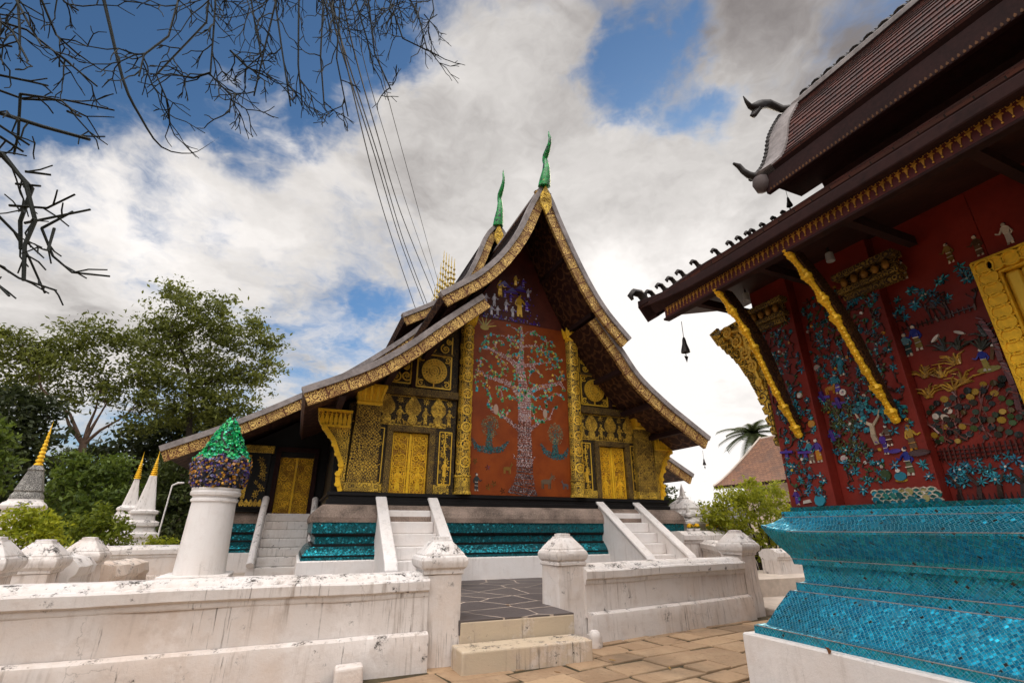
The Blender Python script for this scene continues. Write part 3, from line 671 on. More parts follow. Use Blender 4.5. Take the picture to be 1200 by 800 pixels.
# side bays with door openings
def bay(cx, sgn):
    # sgn=-1: left bay (inner column is to the right)
    X = lambda d: cx+d*sgn        # d>0 towards the outside of the facade
    L = lambda a, b: (min(X(a), X(b)), max(X(a), X(b)))
    dw = .43
    # masonry behind: above the door and either side
    xa, xb = L(dw+.11, 1.45)
    MB().box(xa, xb, YW, YW+.3, 2.225, 3.72).build('bay_wall', ST_BLACK, temple); m = MB()
    xa2, xb2 = L(-dw-.11, -1.08); m.box(xa2, xb2, YW, YW+.3, 2.225, 3.72)
    m.build('bay_wall', ST_BLACK, temple)
    xl, xr = L(-1.08, 1.45)
    facade(gable_poly(xl, xr, 3.722), YW, YW+.3).build('bay_lintel_wall', ST_BLACK, temple)
    # door with frame
    fr = MB(); 
    for s1 in (-1, 1):
        a, b = sorted((cx+s1*dw, cx+s1*(dw+.14))); fr.box(a, b, YW-.06, YW+.2, 1.86, 3.60)
    fr.box(cx-dw-.14, cx+dw+.14, YW-.06, YW+.2, 3.602, 3.74)
    door = fr.build('door', ST_BEAM, temple, bevel=.008)
    for s1 in (-1, 1):
        a, b = sorted((cx+s1*.035, cx+s1*(dw-.004))); lf = MB().box(a, b, YW+.06, YW+.12, 1.86, 3.596).build('door_leaf', ST_DOOR, door)
        R = Relief(lambda s_, t_, h: (s_, YW+.06-h, t_)); mx = (a+b)/2
        R.stroke([(a+.03, 1.92), (a+.03, 3.55)], .022, None, .02); R.stroke([(b-.03, 1.92), (b-.03, 3.55)], .022, None, .02)
        for zz_ in (1.9, 2.22, 3.56): R.stroke([(a+.02, zz_), (b-.02, zz_)], .03, None, .022)
        for j, zz_ in enumerate((2.48, 2.74, 3.0, 3.24, 3.45)):
            R.spiral(mx-.07, zz_, .085, 1.4, .022, None, 0, 1, .022); R.spiral(mx+.07, zz_+.02, .085, 1.4, .022, None, pi, -1, .022); R.star(mx, zz_+.1, .07, 6, None, .026)
        R.figure(mx, 2.28, .5); R.animal(mx-.02, 1.95, .22, None, s1)
        R.build('carving', YELLOW, lf)
    MB().box(cx-.032, cx+.032, YW+.03, YW+.11, 1.86, 3.58).build('door_astragal', YELLOW, door, bevel=.012)
    MB().box(cx-dw-.2, cx+dw+.2, YW-.03, YW+.28, 1.78, 1.855).build('door_sill', DARKWOOD, door)
    MB().box(cx-dw, cx+dw, YW+.125, YW+.3, 1.87, 3.6).build('door_backing', BLACK, door)
    R = Relief(lambda s_, t_, h: (s_, YW-h, t_))
    # flower sprays beside the door
    for xs in (X(.78), X(-.84)):
        R = Relief(lambda s_, t_, h: (s_, YW-h, t_))
        for j in range(8):
            z = 2.52+j*.15; R.star(xs+random.uniform(-.05, .05), z, random.uniform(.07, .10), 6, None, .012)
        for j in range(9): R.star(xs+random.choice((-1, 1))*random.uniform(.05, .13), random.uniform(2.5, 3.62), .045, 5, None, .012)
        R.stroke([(xs, 2.45), (xs+.03, 2.9), (xs-.02, 3.3), (xs, 3.6)], .018)
        R.figure(xs, 2.62, .36); hw = .15
        R.stroke([(xs-hw, 2.44), (xs+hw, 2.44), (xs+hw, 3.66), (xs-hw, 3.66), (xs-hw, 2.44)], .022, None, .010); R.build('gilded_spray', GOLD, temple)
    R = Relief(lambda s_, t_, h: (s_, YW-h, t_))
    R.stroke([(xl+.02, 3.765), (xr-.25, 3.765)], .03, None, .012); R.stroke([(xl+.02, 4.455), (xr-.25, 4.455)], .022, None, .012)
    # lintel: tall medallions, worshippers and deer
    for d in (.62, 0, -.62):
        x = X(d)
        R.tear(x, 3.98, .40, .54, None, .018)
        for j in range(9): R.star(x+.12*cos(j*.7), 4.21+.14*sin(j*.7), .05, 5, None, .03)
        R.ring(x, 4.21, .14, .02, None, 16, .03); R.star(x, 4.21, .09, 8, None, .034)
        R.tear(x, 3.78, .24, .32, None, .014); R.disc(x, 3.86, .09, None, 8, .03)
        R.stroke([(x-.12, 3.78), (x+.12, 3.78)], .05)
    for d in (.98, .31, -.31, -.9):
        x = X(d); R.figure(x, 3.8, .42); R.star(x, 4.36, .09, 8, None, .012)
    for d in (.80, .46, .16, -.16, -.46, -.78): R.animal(X(d), 3.765, .17, None, random.choice((-1, 1)))
    # gable fillings: sun wheel in a square, scrollwork triangles
    wx = X(-.46)
    R.build('gilded_figures', ST_LACE, temple)
    R = Relief(lambda s_, t_, h: (s_, YW-h, t_))
    R.disc(wx, 5.17, .29, None, 28, .03)
    R.build('sun_wheel', ST_LACE, temple)
    R = Relief(lambda s_, t_, h: (s_, YW-h, t_))
    for r in (.31, .24, .17, .10): R.ring(wx, 5.17, r, .02, None, 26, .045)
    for j in range(24): R.disc(wx+.275*cos(j*pi/12), 5.17+.275*sin(j*pi/12), .022, None, 6, .05)
    for j in range(14): R.disc(wx+.205*cos(j*pi/7), 5.17+.205*sin(j*pi/7), .02, None, 6, .05)
    R.star(wx, 5.17, .09, 10, None, .05)
    for a, b in ((-1, -1), (1, -1), (1, 1), (-1, 1)):
        R.spiral(wx+a*.33, 5.17+b*.33, .085, 1.3, .028, None, atan2(-b, -a), a*b, .02); R.star(wx+a*.24, 5.17+b*.40, .05, 5); R.star(wx+a*.40, 5.17+b*.24, .05, 5)
    sq = [(wx-.43, 4.74), (wx+.43, 4.74), (wx+.43, 5.60), (wx-.43, 5.60), (wx-.43, 4.74)]; R.stroke(sq, .035, None, .02)
    ux = X(.10); tri = [(X(1.08), 4.78), (ux, 4.78), (ux, 5.34)]   # outer triangle
    for (d, z, r) in ((.22, 4.98, .15), (.48, 4.93, .13), (.72, 4.88, .09), (.9, 4.84, .05), (.25, 5.2, .08)): R.spiral(X(d), z, r, 1.6, .034, None, 1, sgn, .02); R.star(X(d), z, r*.5, 6, None, .02)
    R.stroke([(X(1.05), 4.79), (X(.12), 4.79), (X(.12), 5.36)], .03)
    for (d, z, r) in ((-.72, 5.80, .13), (-.40, 5.76, .10), (-.82, 6.0, .08), (-.2, 5.72, .06)): R.spiral(X(d), z, r, 1.6, .032, None, 2, -sgn, .02); R.star(X(d), z, r*.5, 6, None, .02)
    R.stroke([(wx, 4.74), (wx, 4.9)], .03, None, .02); R.stroke([(X(-.05), 5.66), (X(-.9), 5.66), (X(-.9), 6.15)], .03)
    R.build('gilded_scrollwork', GOLD, temple)
    # beams and posts
    a, b = L(-1.1, 1.2); MB().box(a, b, YW-.10, YW+.0, 4.48, 4.66).build('beam', ST_BEAM, temple, bevel=.01)
    a, b = L(.0, .10); MB().box(a, b, YW-.07, YW-.0, 4.662, 5.52).build('queen_post', DARKWOOD, temple, bevel=.008)
    a, b = L(-.94, -.02); MB().box(a, b, YW-.05, YW-.0, 5.605, 5.66).build('beam', ST_BEAM, temple)
    # gold frieze along the foot of the bay
    for q in ((-.96, -.58), (.58, .70)):
        a, b = L(*q); MB().box(a, b, YW-.05, YW-.0, 2.225, 2.42).build('frieze', ST_FRIEZE, temple, bevel=.006)
    # outer pilaster, leaning a little, with gilded capital
    xo = X(1.03)
    m = MB(); m.loft([[(xo-.33, YW-.14, 2.42), (xo+.33, YW-.14, 2.42), (xo+.33, YW+.2, 2.42), (xo-.33, YW+.2, 2.42)], [(xo-.27, YW-.12, 4.14), (xo+.27, YW-.12, 4.14), (xo+.27, YW+.2, 4.14), (xo-.27, YW+.2, 4.14)]])
    pil = m.build('pilaster', ST_PILLAR, temple, bevel=.01)
    MB().box(xo-.36, xo+.36, YW-.17, YW+.2, 2.226, 2.418).build('pilaster_base', ST_FRIEZE, pil, bevel=.01)
    m = MB(); m.loft([[(xo-w_, YW-.12-e, z), (xo+w_, YW-.12-e, z), (xo+w_, YW+.2, z), (xo-w_, YW+.2, z)] for w_, e, z in ((.26, 0, 4.142), (.29, .03, 4.20), (.27, .02, 4.23), (.30, .06, 4.36), (.36, .11, 4.56), (.36, .11, 4.62))])
    for j in range(-2, 3): m.tube([(xo+j*.12, YW-.15, 4.24), (xo+j*.13, YW-.19, 4.4), (xo+j*.145, YW-.25, 4.57)], [.03, .05, .035], 6)
    m.build('capital', YELLOW, pil, smooth=35)
    # carved gilded eave bracket outside the pilaster
    s0 = X(1.38); sg = sgn
    curve = [(0, 2.22), (.06, 2.5), (.03, 2.75), (.12, 3.05), (.20, 3.3), (.34, 3.52), (.42, 3.72)]
    w_ = [.09, .13, .10, .15, .19, .24, .28]
    m = MB(); left = [(s0+sg*(c-.01), z) for c, z in curve]; 
    outl = [(s0, 2.2)]+[(s0+sg*(c+ww), z) for (c, z), ww in zip(curve, w_)]+[(s0+sg*.74, 3.95), (s0, 3.95)]
    m.prism(outl, 'y', YW-.1, YW+.05)
    br_ = m.build('eave_bracket', ST_FRIEZE, temple, bevel=.01)
    R = Relief(lambda s_, t_, h: (s0+sg*s_, YW-.1-h, t_))
    cc = resample([(c+ww*.75, z) for (c, z), ww in zip(curve, w_)], .06)
    R.stroke([(p[0], p[1]) for p in cc], .09, None, .05)
    for j in range(2, len(cc)-1, 3): R.disc(cc[j][0]+.02, cc[j][1], .06, None, 8, .08)
    for j in range(7): R.tear(.06+j*.095, 3.60, .09, .33, None, .05)
    R.stroke([(0, 3.94), (.74, 3.94)], .05, None, .07); R.stroke([(.02, 3.60), (.56, 3.60)], .05, None, .06)
    R.build('bracket_carving', YELLOW, br_)
bay(2.25, -1); bay(7.86, 1)
# inner round columns with flared capitals
for x in (3.53, 6.68):
    c = MB().lathe([(.175, 2.66), (.172, 6.50)], (x, YW-.06, 0), 22).build('column', ST_COLUMN, temple, smooth=50)
    MB().lathe([(.22, 2.226), (.22, 2.27), (.19, 2.30), (.19, 2.60), (.21, 2.62), (.21, 2.66), (.17, 2.662)], (x, YW-.06, 0), 22).build('column_base', ST_FRIEZE, c, smooth=30)
    m = MB().lathe([(.17, 6.502), (.20, 6.53), (.18, 6.56), (.19, 6.66), (.25, 6.80), (.24, 6.82), (.1, 6.83)], (x, YW-.06, 0), 22)
    for j in range(10):
        t = 2*pi*j/10; m.tube([(x+.19*cos(t), YW-.06+.19*sin(t), 6.6), (x+.23*cos(t), YW-.06+.23*sin(t), 6.76), (x+.29*cos(t), YW-.06+.29*sin(t), 6.9)], [.04, .05, .012], 5)
    m.build('capital', YELLOW, c, smooth=30)
    R = Relief(lambda s_, t_, h: (x+(.178+h)*sin(s_/.175), YW-.06-(.178+h)*cos(s_/.175), t_))
    for j in range(9):
        R.ring(0, 2.95+j*.42, .115, .028, None, 14, .012); R.star(0, 2.95+j*.42, .075, 7, None, .014)
        for sd in (-1, 1): R.star(sd*.09, 3.15+j*.42, .06, 6, None, .012); R.spiral(sd*.2, 2.98+j*.42, .09, 1.2, .02, None, 0, sd)
    for sd in (-.13, .13): R.stroke([(sd, 2.7), (sd, 6.48)], .012, None, .008)
    R.build('column_gilding', GOLD, c)
    MB().box(x-.14, x+.14, YW+.0, YW+.25, 6.84, 8.2 if False else 7.05).build('column_block', DARKWOOD, c)
# soffit rafters / purlins seen from below on the overhang
for prof, dxs in ((AUR, (.75, 1.55, 2.2)), (AUL, (-.8, -1.6, -2.3)), (ALR, (2.4, 3.2, 4.1)), (ALL, (-2.6, -3.5, -4.5))):
    for d in dxs:
        z = under(prof, d, .26)
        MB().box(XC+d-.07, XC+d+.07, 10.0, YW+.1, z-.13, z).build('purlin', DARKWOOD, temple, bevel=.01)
# tree of life panel: field with chips
F = lambda s_, t_, h: (s_, YW-.012-h, t_)
MB().box(3.68, 6.52, YW-.012, YW, 2.235, 6.86).build('mosaic_field', REDPANEL, temple)
R = Relief(F); rng = random.Random(11)
SILV = [(.66, .50, .47), (.58, .36, .36), (.72, .62, .58), (.38, .24, .25), (.48, .40, .42)]
DARKC = [(.10, .08, .08), (.05, .045, .05), (.16, .12, .12), (.30, .26, .26)]
def chip(x, z, s_, col):
    a = rng.uniform(0, 6.3); n = rng.choice((3, 4, 4, 5))
    R.poly([(x+s_*rng.uniform(.7, 1.1)*cos(a+2*pi*i/n), z+s_*rng.uniform(.7, 1.1)*sin(a+2*pi*i/n)) for i in range(n)], rand_shade(col, .25), rng.uniform(.004, .009))
def limb(pts, ws, pal, step=.026):
    for i in range(len(pts)-1):
        (a, b), (c, d) = pts[i], pts[i+1]; L = hypot(c-a, d-b); n = max(1, int(L/step)); nx, nz = -(d-b)/L, (c-a)/L
        for j in range(n):
            t = (j+rng.random())/n; w_ = ws[i]+(ws[i+1]-ws[i])*t; k = max(1, int(w_/step))
            for q in range(k):
                o = (q+rng.random())/k*w_-w_/2
                p = pal(b+(d-b)*t) if callable(pal) else pal
                chip(a+(c-a)*t+nx*o, b+(d-b)*t+nz*o, .017, rng.choice(p))
def tp(z): return DARKC if z < 2.95 else (DARKC+SILV if z < 4.1 else SILV)
trunk = [(5.13, 2.24), (5.17, 2.5), (5.18, 2.78), (5.19, 3.30), (5.19, 3.96), (5.20, 4.64), (5.20, 4.82), (5.13, 5.23), (5.08, 5.65), (5.11, 6.00), (5.14, 6.39), (5.12, 6.80)]
limb(trunk, [.85, .58, .46, .40, .36, .38, .36, .24, .20, .15, .11, .05], tp)
BR = [([(5.06, 5.50), (4.82, 5.74), (4.51, 5.87), (4.21, 5.98), (3.95, 5.98)], .17), ([(5.08, 4.72), (4.86, 5.03), (4.60, 5.12), (4.30, 5.17), (4.05, 5.22), (3.80, 5.37)], .18),
      ([(5.25, 4.74), (5.48, 5.01), (5.80, 5.13), (6.17, 5.22), (6.47, 5.42)], .17), ([(5.15, 5.62), (5.59, 5.75), (6.01, 5.85)], .10), ([(5.16, 6.20), (5.55, 6.28), (5.78, 6.25)], .08),
      ([(5.12, 6.28), (4.82, 6.35), (4.51, 6.43)], .08), ([(5.07, 3.86), (4.86, 4.00), (4.61, 4.18), (4.28, 4.30), (4.15, 4.61)], .14), ([(5.30, 3.86), (5.68, 4.15), (5.96, 4.25), (6.06, 4.55)], .10),
      ([(5.15, 3.1), (4.92, 3.14), (4.86, 3.24)], .08), ([(5.2, 3.1), (5.42, 3.12), (5.48, 3.22)], .08), ([(5.14, 6.5), (5.34, 6.66), (5.5, 6.7)], .05), ([(5.1, 6.6), (4.9, 6.72)], .05)]
tips = []; nodes = []
for pts, w_ in BR:
    n = len(pts); limb(pts, [w_*(1-.72*i/(n-1)) for i in range(n)], tp)
    for (a, b), (c, d) in zip(pts, pts[1:]):
        if pts[0][1] > 3.5: nodes += [(a+(c-a)*t/4, b+(d-b)*t/4) for t in range(4)]
nodes += [(x, z) for x, z in trunk if z > 4.6]
want = []
while len(want) < 330:
    a, q = rng.uniform(0, 2*pi), sqrt(rng.random()); x, z = 5.12+1.40*q*cos(a), 5.42+1.42*q*sin(a)
    if 3.74 < x < 6.46 and z > 4.15 and (z > 4.45 or abs(x-5.1) > .25): want.append((x, z))
while want:      # every twig grows from the nearest piece of the tree
    best = min(((hypot(x-p, z-q), i, j) for i, (x, z) in enumerate(want) for j, (p, q) in enumerate(nodes)), key=lambda t: t[0]) if len(nodes) < 1 else None
    cand = []
    for i, (x, z) in enumerate(want):
        dmin, j = min((hypot(x-p, z-q), j) for j, (p, q) in enumerate(nodes)); cand.append((dmin, i, j))
    cand.sort(); done = set()
    for dmin, i, j in cand[:24]:
        (x, z), (p, q) = want[i], nodes[j]; done.add(i)
        if dmin > .03:
            mx, mz = (p+x)/2+rng.uniform(-.02, .02), (q+z)/2+rng.uniform(-.02, .02)
            limb([(p, q), (mx, mz), (x, z)], [.020, .018, .014], SILV, .024); nodes.append((mx, mz))
        nodes.append((x, z)); tips.append((x, z))
    want = [w_ for i, w_ in enumerate(want) if i not in done]
LEAFC = [(.07, .40, .15), (.12, .50, .22), (.05, .38, .42), (.04, .40, .50), (.70, .48, .07), (.72, .30, .06), (.26, .45, .12), (.60, .54, .2), (.08, .45, .30)]
def leafy(x, z, c, s_=.05):
    a = rng.uniform(3.6, 5.8)
    R.poly([(x, z), (x+s_*cos(a-.75), z+s_*sin(a-.75)), (x+1.5*s_*cos(a), z+1.5*s_*sin(a)), (x+s_*cos(a+.75), z+s_*sin(a+.75))], rand_shade(c, .3), .009)
for (x, z) in tips:
    if rng.random() < .92:
        c = rng.choice(LEAFC[:4]+[LEAFC[6], LEAFC[8], LEAFC[0], LEAFC[1]] if z < 4.9 else LEAFC); leafy(x, z, c, rng.uniform(.04, .065)); leafy(x+rng.uniform(-.06, .06), z+rng.uniform(-.05, .05), rng.choice(LEAFC), rng.uniform(.03, .045))
    elif rng.random() < .3: R.disc(x, z, .03, rng.choice((SILV[0], SILV[1], (.6, .35, .28))), 6, .008, .045)
def peacock(cx, cz, wing, fz):
    for k in range(260):
        a, r = rng.uniform(0, 6.3), sqrt(rng.random()); chip(cx+.02+.23*r*cos(a), fz+.30*r*sin(a)+.04, .016, rng.choice([(.20, .22, .12), (.28, .20, .10), (.10, .18, .14), (.36, .30, .16)] if r > .45 else [(.05, .16, .16), (.10, .2, .14)]))
    limb(wing, [.04, .14, .16, .14, .04], [(.03, .17, .20), (.02, .12, .14), (.05, .22, .24), (.03, .08, .08)], .022)
    limb([(cx, cz-.05), (cx, fz-.1)], [.22, .10], [(.04, .15, .15), (.06, .2, .18), (.03, .1, .1)], .022)
peacock(4.21, 3.34, [(3.75, 3.58), (3.90, 3.33), (4.21, 3.30), (4.53, 3.33), (4.74, 3.57)], 3.86)
peacock(6.08, 3.28, [(5.65, 3.55), (5.79, 3.33), (6.08, 3.23), (6.34, 3.26), (6.48, 3.49)], 3.80)
R.animal(4.70, 2.75, .30, (.30, .16, .04), 1); R.animal(5.78, 2.42, .42, (.16, .11, .07), 1); R.animal(6.34, 2.43, .24, (.14, .12, .12), -1)
R.figure(3.90, 2.32, .42, (.05, .07, .07), (.06, .06, .06)); R.disc(4.38, 4.35, .07, (.5, .34, .26), 9, .01, .14); R.disc(5.80, 4.36, .065, (.5, .36, .28), 9, .01, .13)
for (x, z, c) in ((3.85, 3.02, (.06, .1, .03)), (4.18, 2.88, (.08, .05, .12)), (4.58, 2.34, (.03, .03, .02)), (4.2, 2.42, (.10, .09, .02)), (4.35, 2.5, (.12, .1, .03)), (6.0, 2.7, (.3, .2, .12))): R.star(x, z, .08, 5, c)
# golden bird, saints of the gable
for j in range(7): R.stroke([(4.03, 6.60), (4.03+.34*cos(.25+j*.4), 6.62+.26*sin(.25+j*.4))], [.05, .02], rng.choice([(.55, .38, .05), (.45, .16, .05), (.5, .42, .12)]), .01)
R.disc(4.02, 6.58, .13, (.5, .36, .06), 9, .012, .08)
R.build('tree_mosaic', MOSAIC, temple)
R = Relief(lambda s_, t_, h: (s_, YW-h, t_))
YEL, PUR, WHI = (.75, .45, .04), (.10, .04, .42), (.62, .58, .66)
for x, z, h, c in ((4.47, 7.62, .55, YEL), (5.07, 7.10, .72, YEL), (4.30, 7.28, .40, WHI), (4.05, 7.30, .34, WHI), (4.66, 7.2, .36, WHI), (4.80, 7.5, .3, PUR), (4.22, 7.0, .3, WHI), (4.40, 7.02, .3, WHI), (4.86, 7.05, .34, WHI), (4.62, 7.62, .26, PUR), (5.3, 7.3, .36, PUR), (5.35, 7.75, .3, WHI), (4.95, 8.05, .36, YEL), (5.2, 8.05, .3, PUR)): R = Relief(lambda s_, t_, h: (s_, YW-h, t_), .2); R.figure(x, z, h, c, rand_shade(c, .4), YEL if c == YEL else WHI); R.build('mosaic_saint', MOSAIC, temple)
R = Relief(lambda s_, t_, h: (s_, YW-h, t_))
for k in range(160):
    x = rng.uniform(3.9, 5.7); z = rng.choice((6.93, 6.95, 7.0)) if k < 90 else rng.uniform(7.0, 8.2); s_ = rng.uniform(.012, .03)
    if abs(x-XC) < (8.9-z)*.62: R.disc(x, z, s_, rng.choice((PUR, WHI, (.2, .15, .5), (.04, .04, .2), PUR)), 5, .01)
for x, z in ((4.85, 7.78), (5.1, 7.9), (4.6, 7.95)): R.poly([(x-.22, z), (x+.22, z), (x+.16, z+.05), (x-.16, z+.05)], PUR, .012); R.poly([(x-.14, z+.07), (x+.14, z+.07), (x, z+.2)], (.14, .12, .4), .012)
R.build('gable_mosaic', MOSAIC, temple)
# --- nave front (block B) either side, mostly in shade
YB = 15.0
def bwall(sgn, cx, x_in, x_out, w_out):
    a, b = sorted((x_in, x_out))
    top = lambda x: max([z for z in (under(BLL, x-XC, .3), under(BLR, x-XC, .3), under(BUL, x-XC, .3), under(BUR, x-XC, .3)) if z is not None]+[3.3])
    n = 14; poly = [(a, 3.35)]+[(a+(b-a)*i/n, top(a+(b-a)*i/n)) for i in range(n+1)]+[(b, 3.35)]
    MB().prism(poly, 'y', YB+.2, YB+.5).build('nave_wall', BLACK, temple)
    for q, r in ((a, cx-.44), (cx+.44, b)): MB().box(q, r, YB+.2, YB+.5, 1.9, 3.348).build('nave_wall', BLACK, temple)
    fr = MB(); fr.box(cx-.56, cx-.442, YB+.1, YB+.24, 1.8, 3.5); fr.box(cx+.442, cx+.56, YB+.1, YB+.24, 1.8, 3.5); fr.box(cx-.56, cx+.56, YB+.1, YB+.24, 3.502, 3.62)
    door = fr.build('door', DARKWOOD, temple, bevel=.008)
    for s1 in (-1, 1):
        p, q = sorted((cx+s1*.03, cx+s1*.43)); lf = MB().box(p, q, YB+.26, YB+.32, 1.86, 3.5).build('door_leaf', ST_DOOR, door)
        mx = (p+q)/2; R = Relief(lambda s_, t_, h: (s_, YB+.26-h, t_))
        for j in range(6): R.spiral(mx+(-1)**j*.06, 2.1+j*.24, .1, 1.4, .025, None, 0, (-1)**j, .02)
        R.build('carving', YELLOW, lf)
    MB().box(cx-.028, cx+.028, YB+.22, YB+.33, 1.86, 3.49).build('door_astragal', YELLOW, door)
    # outer gilded pilaster with flowers on black
    xo = w_out
    p = MB().box(xo-.3, xo+.3, YB+.05, YB+.4, 2.0, 3.42).build('pilaster', BLACK, temple)
    R = Relief(lambda s_, t_, h: (s_, YB+.05-h, t_))
    for j in range(12): R.star(xo+.12+random.uniform(-.1, .1), 2.3+j*.085, random.uniform(.06, .1), 6, None, .014)
    R.stroke([(xo-.22, 2.22), (xo-.22, 3.35)], .10, None, .01)
    for j in range(5): R.tear(xo-.22+j*.11, 2.02, .12, .2, None, .014)
    R.build('gilded_figures', ST_LACE, p)
    MB().box(xo-.36, xo+.36, YB+.0, YB+.42, 3.422, 3.62).build('capital', ST_FRIEZE, p, bevel=.02)
bwall(-1, -.17, .9, -2.1, -1.15)
bwall(1, 10.27, 9.2, 12.2, 11.4)
# flank walls of the rear hall
MB().box(.62, .86, YW+.31, YB+.2, 2.2, 4.3).build('side_wall', BLACK, temple); MB().box(9.2, 9.44, YW+.31, YB+.2, 2.2, 4.2).build('side_wall', BLACK, temple)
MB().box(-2.1, -1.86, YB+.5, 28, 1.9, 3.5).build('side_wall', BLACK, temple); MB().box(11.9, 12.14, YB+.5, 28, 1.9, 3.5).build('side_wall', BLACK, temple)
MB().prism([(-2.1, 1.9), (12.14, 1.9), (12.1, 3.2), (9.4, 5.0), (8.1, 7.2), (6.6, 8.2), (5.5, 10), (4.6, 10), (3.5, 8.2), (2, 7.2), (.7, 5), (-2, 3.2)], 'y', 27.4, 27.7).build('rear_wall', BLACK, temple)
MB().prism([(XC-2.4, 7.2), (XC+2.4, 7.2), (XC+.9, 9.0), (XC+.3, 10.4), (XC-.3, 10.4), (XC-.9, 9.0)], 'y', 14.6, 14.8).build('gable_wall', DARKWOOD, temple)

# --- white staircases
def stairs(cx, ytop, ybot, w_, n=6, z0=.45, z1=1.85, mat_s=WHITEC, wall=.17, lean=0., roundrail=False):
    m = MB()
    for i in range(n):
        z = z0+(z1-z0)*(i+1)/n; y0 = ybot+(ytop-ybot)*i/n
        m.box(cx-w_/2, cx+w_/2, y0, ytop+.02*i, z0-.05 if i == 0 else z0+(z1-z0)*i/n+.001, z-.004*0)
    st = m.build('staircase', mat_s, temple, bevel=.018)
    for s1 in (-1, 1):
        xi = cx+s1*w_/2; xo = xi+s1*wall; a, b = sorted((xi+s1*.003, xo))
        d = .28
        if roundrail:
            MB().tube([(xi+s1*.09, ybot-.12, z0+.25), (xi+s1*.09, ytop-.05, z1+.38)], .085, 10).build('balustrade', WHITED, st, smooth=50)
            MB().prism([(ybot, z0-.05), (ytop+.3, z0-.05), (ytop+.3, z1+.1), (ybot, z0+.2)], 'x', a, b).build('stair_wall', WHITED, st)
            continue
        poly = [(ybot-.18, z0-.05), (ytop+.35, z0-.05), (ytop+.35, z1+d-.02), (ytop+.08, z1+d), (ybot-.10, z0+d+.12), (ybot-.18, z0+d)]
        MB().prism(poly, 'x', a, b).build('balustrade', mat_s, st, bevel=.02)
        q = MB(); o = .035
        q.prism([(ybot-.2, z0+d+.02), (ybot-.13, z0+d+.12), (ytop+.1, z1+d+.01), (ytop+.1, z1+d+.09), (ybot-.15, z0+d+.20), (ybot-.25, z0+d+.06)], 'x', a-o, b+o)
        q.build('balustrade_coping', mat_s, st, bevel=.03)
stairs(2.25, YW-.1, 9.55, .98, 6); stairs(7.86, YW-.1, 9.55, .98, 6)
stairs(-.17, 15.0, 13.35, 1.05, 7, mat_s=WHITET, roundrail=True); stairs(10.27, 15.0, 13.35, 1.05, 7, mat_s=WHITET, roundrail=True)
# thin tin drips hanging from the eave boards

# ================================================================== low walls, posts, steps
from mathutils import noise as mnoise
def sweep_wall(m, p0, p1, prof, n=60, jit=.010, seed=0):
    (x0, y0), (x1, y1) = p0, p1; L = hypot(x1-x0, y1-y0); tx, ty = (x1-x0)/L, (y1-y0)/L; nx, ny = -ty, tx
    # refine the profile so that the plaster can undulate
    pr_ = []
    for (a, b), (c, d) in zip(prof, prof[1:]+prof[:1]):
        k = max(1, int(hypot(c-a, d-b)/.09))
        pr_ += [(a+(c-a)*i/k, b+(d-b)*i/k) for i in range(k)]
    loops = []
    for i in range(n+1):
        s_ = L*i/n; l = []
        for a, b in pr_:
            v = Vector((s_*1.3+seed*9, a*2, b*2.2)); j = mnoise.noise(v)*jit+mnoise.noise(v*4.1)*jit*.5
            jz = mnoise.noise(Vector((s_*.6+seed*5, 3.3, 0)))*jit*(1.2 if b > .1 else 0)
            sg = -1 if a < 0 else 1
            l.append((x0+tx*s_+nx*(a+sg*j), y0+ty*s_+ny*(a+sg*j), b+jz+mnoise.noise(v*2.7+Vector((5, 1, 2)))*jit*.5*(b > .05)))
        loops.append(l)
    return m.loft(loops)
BASE_P = [(-.35, -.05), (-.335, .30), (-.325, .345), (-.30, .362), (-.235, .37), (-.235, .10), (.235, .10), (.235, .37), (.30, .362), (.325, .345), (.335, .30), (.35, -.05)]
PANEL_P = [(-.225, .30), (-.22, .735), (.22, .735), (.225, .30)]
COPE_P = [(-.228, .73), (-.24, .75), (-.24, .785), (-.275, .81), (-.28, .905), (-.262, .925), (-.21, .932), (-.195, .955), (-.15, .985), (-.06, .998), (.06, .998), (.15, .985), (.195, .955), (.21, .932), (.262, .925), (.28, .905), (.275, .81), (.24, .785), (.24, .75), (.228, .73)]
def low_wall(name, label, p0, p1, group=None, dz=0, n=None, seed=0, s_=1.):
    c = ((p0[0]+p1[0])/2, (p0[1]+p1[1])/2, dz)
    t = thing(name, label, 'wall', c, group)
    n = n or int(hypot(p1[0]-p0[0], p1[1]-p0[1])/.09)
    for nm, P, k in (('wall_plinth', BASE_P, 0), ('wall_panel', PANEL_P, 1), ('coping', COPE_P, 2)):
        m = sweep_wall(MB(), p0, p1, [(a*s_, b*s_) for a, b in P], n, .012, seed+k*3)
        m.v = [(a, b, z+dz) for a, b, z in m.v]
        m.build(nm, WHITET if nm == 'coping' else WHITE, t, smooth=35)
    return t
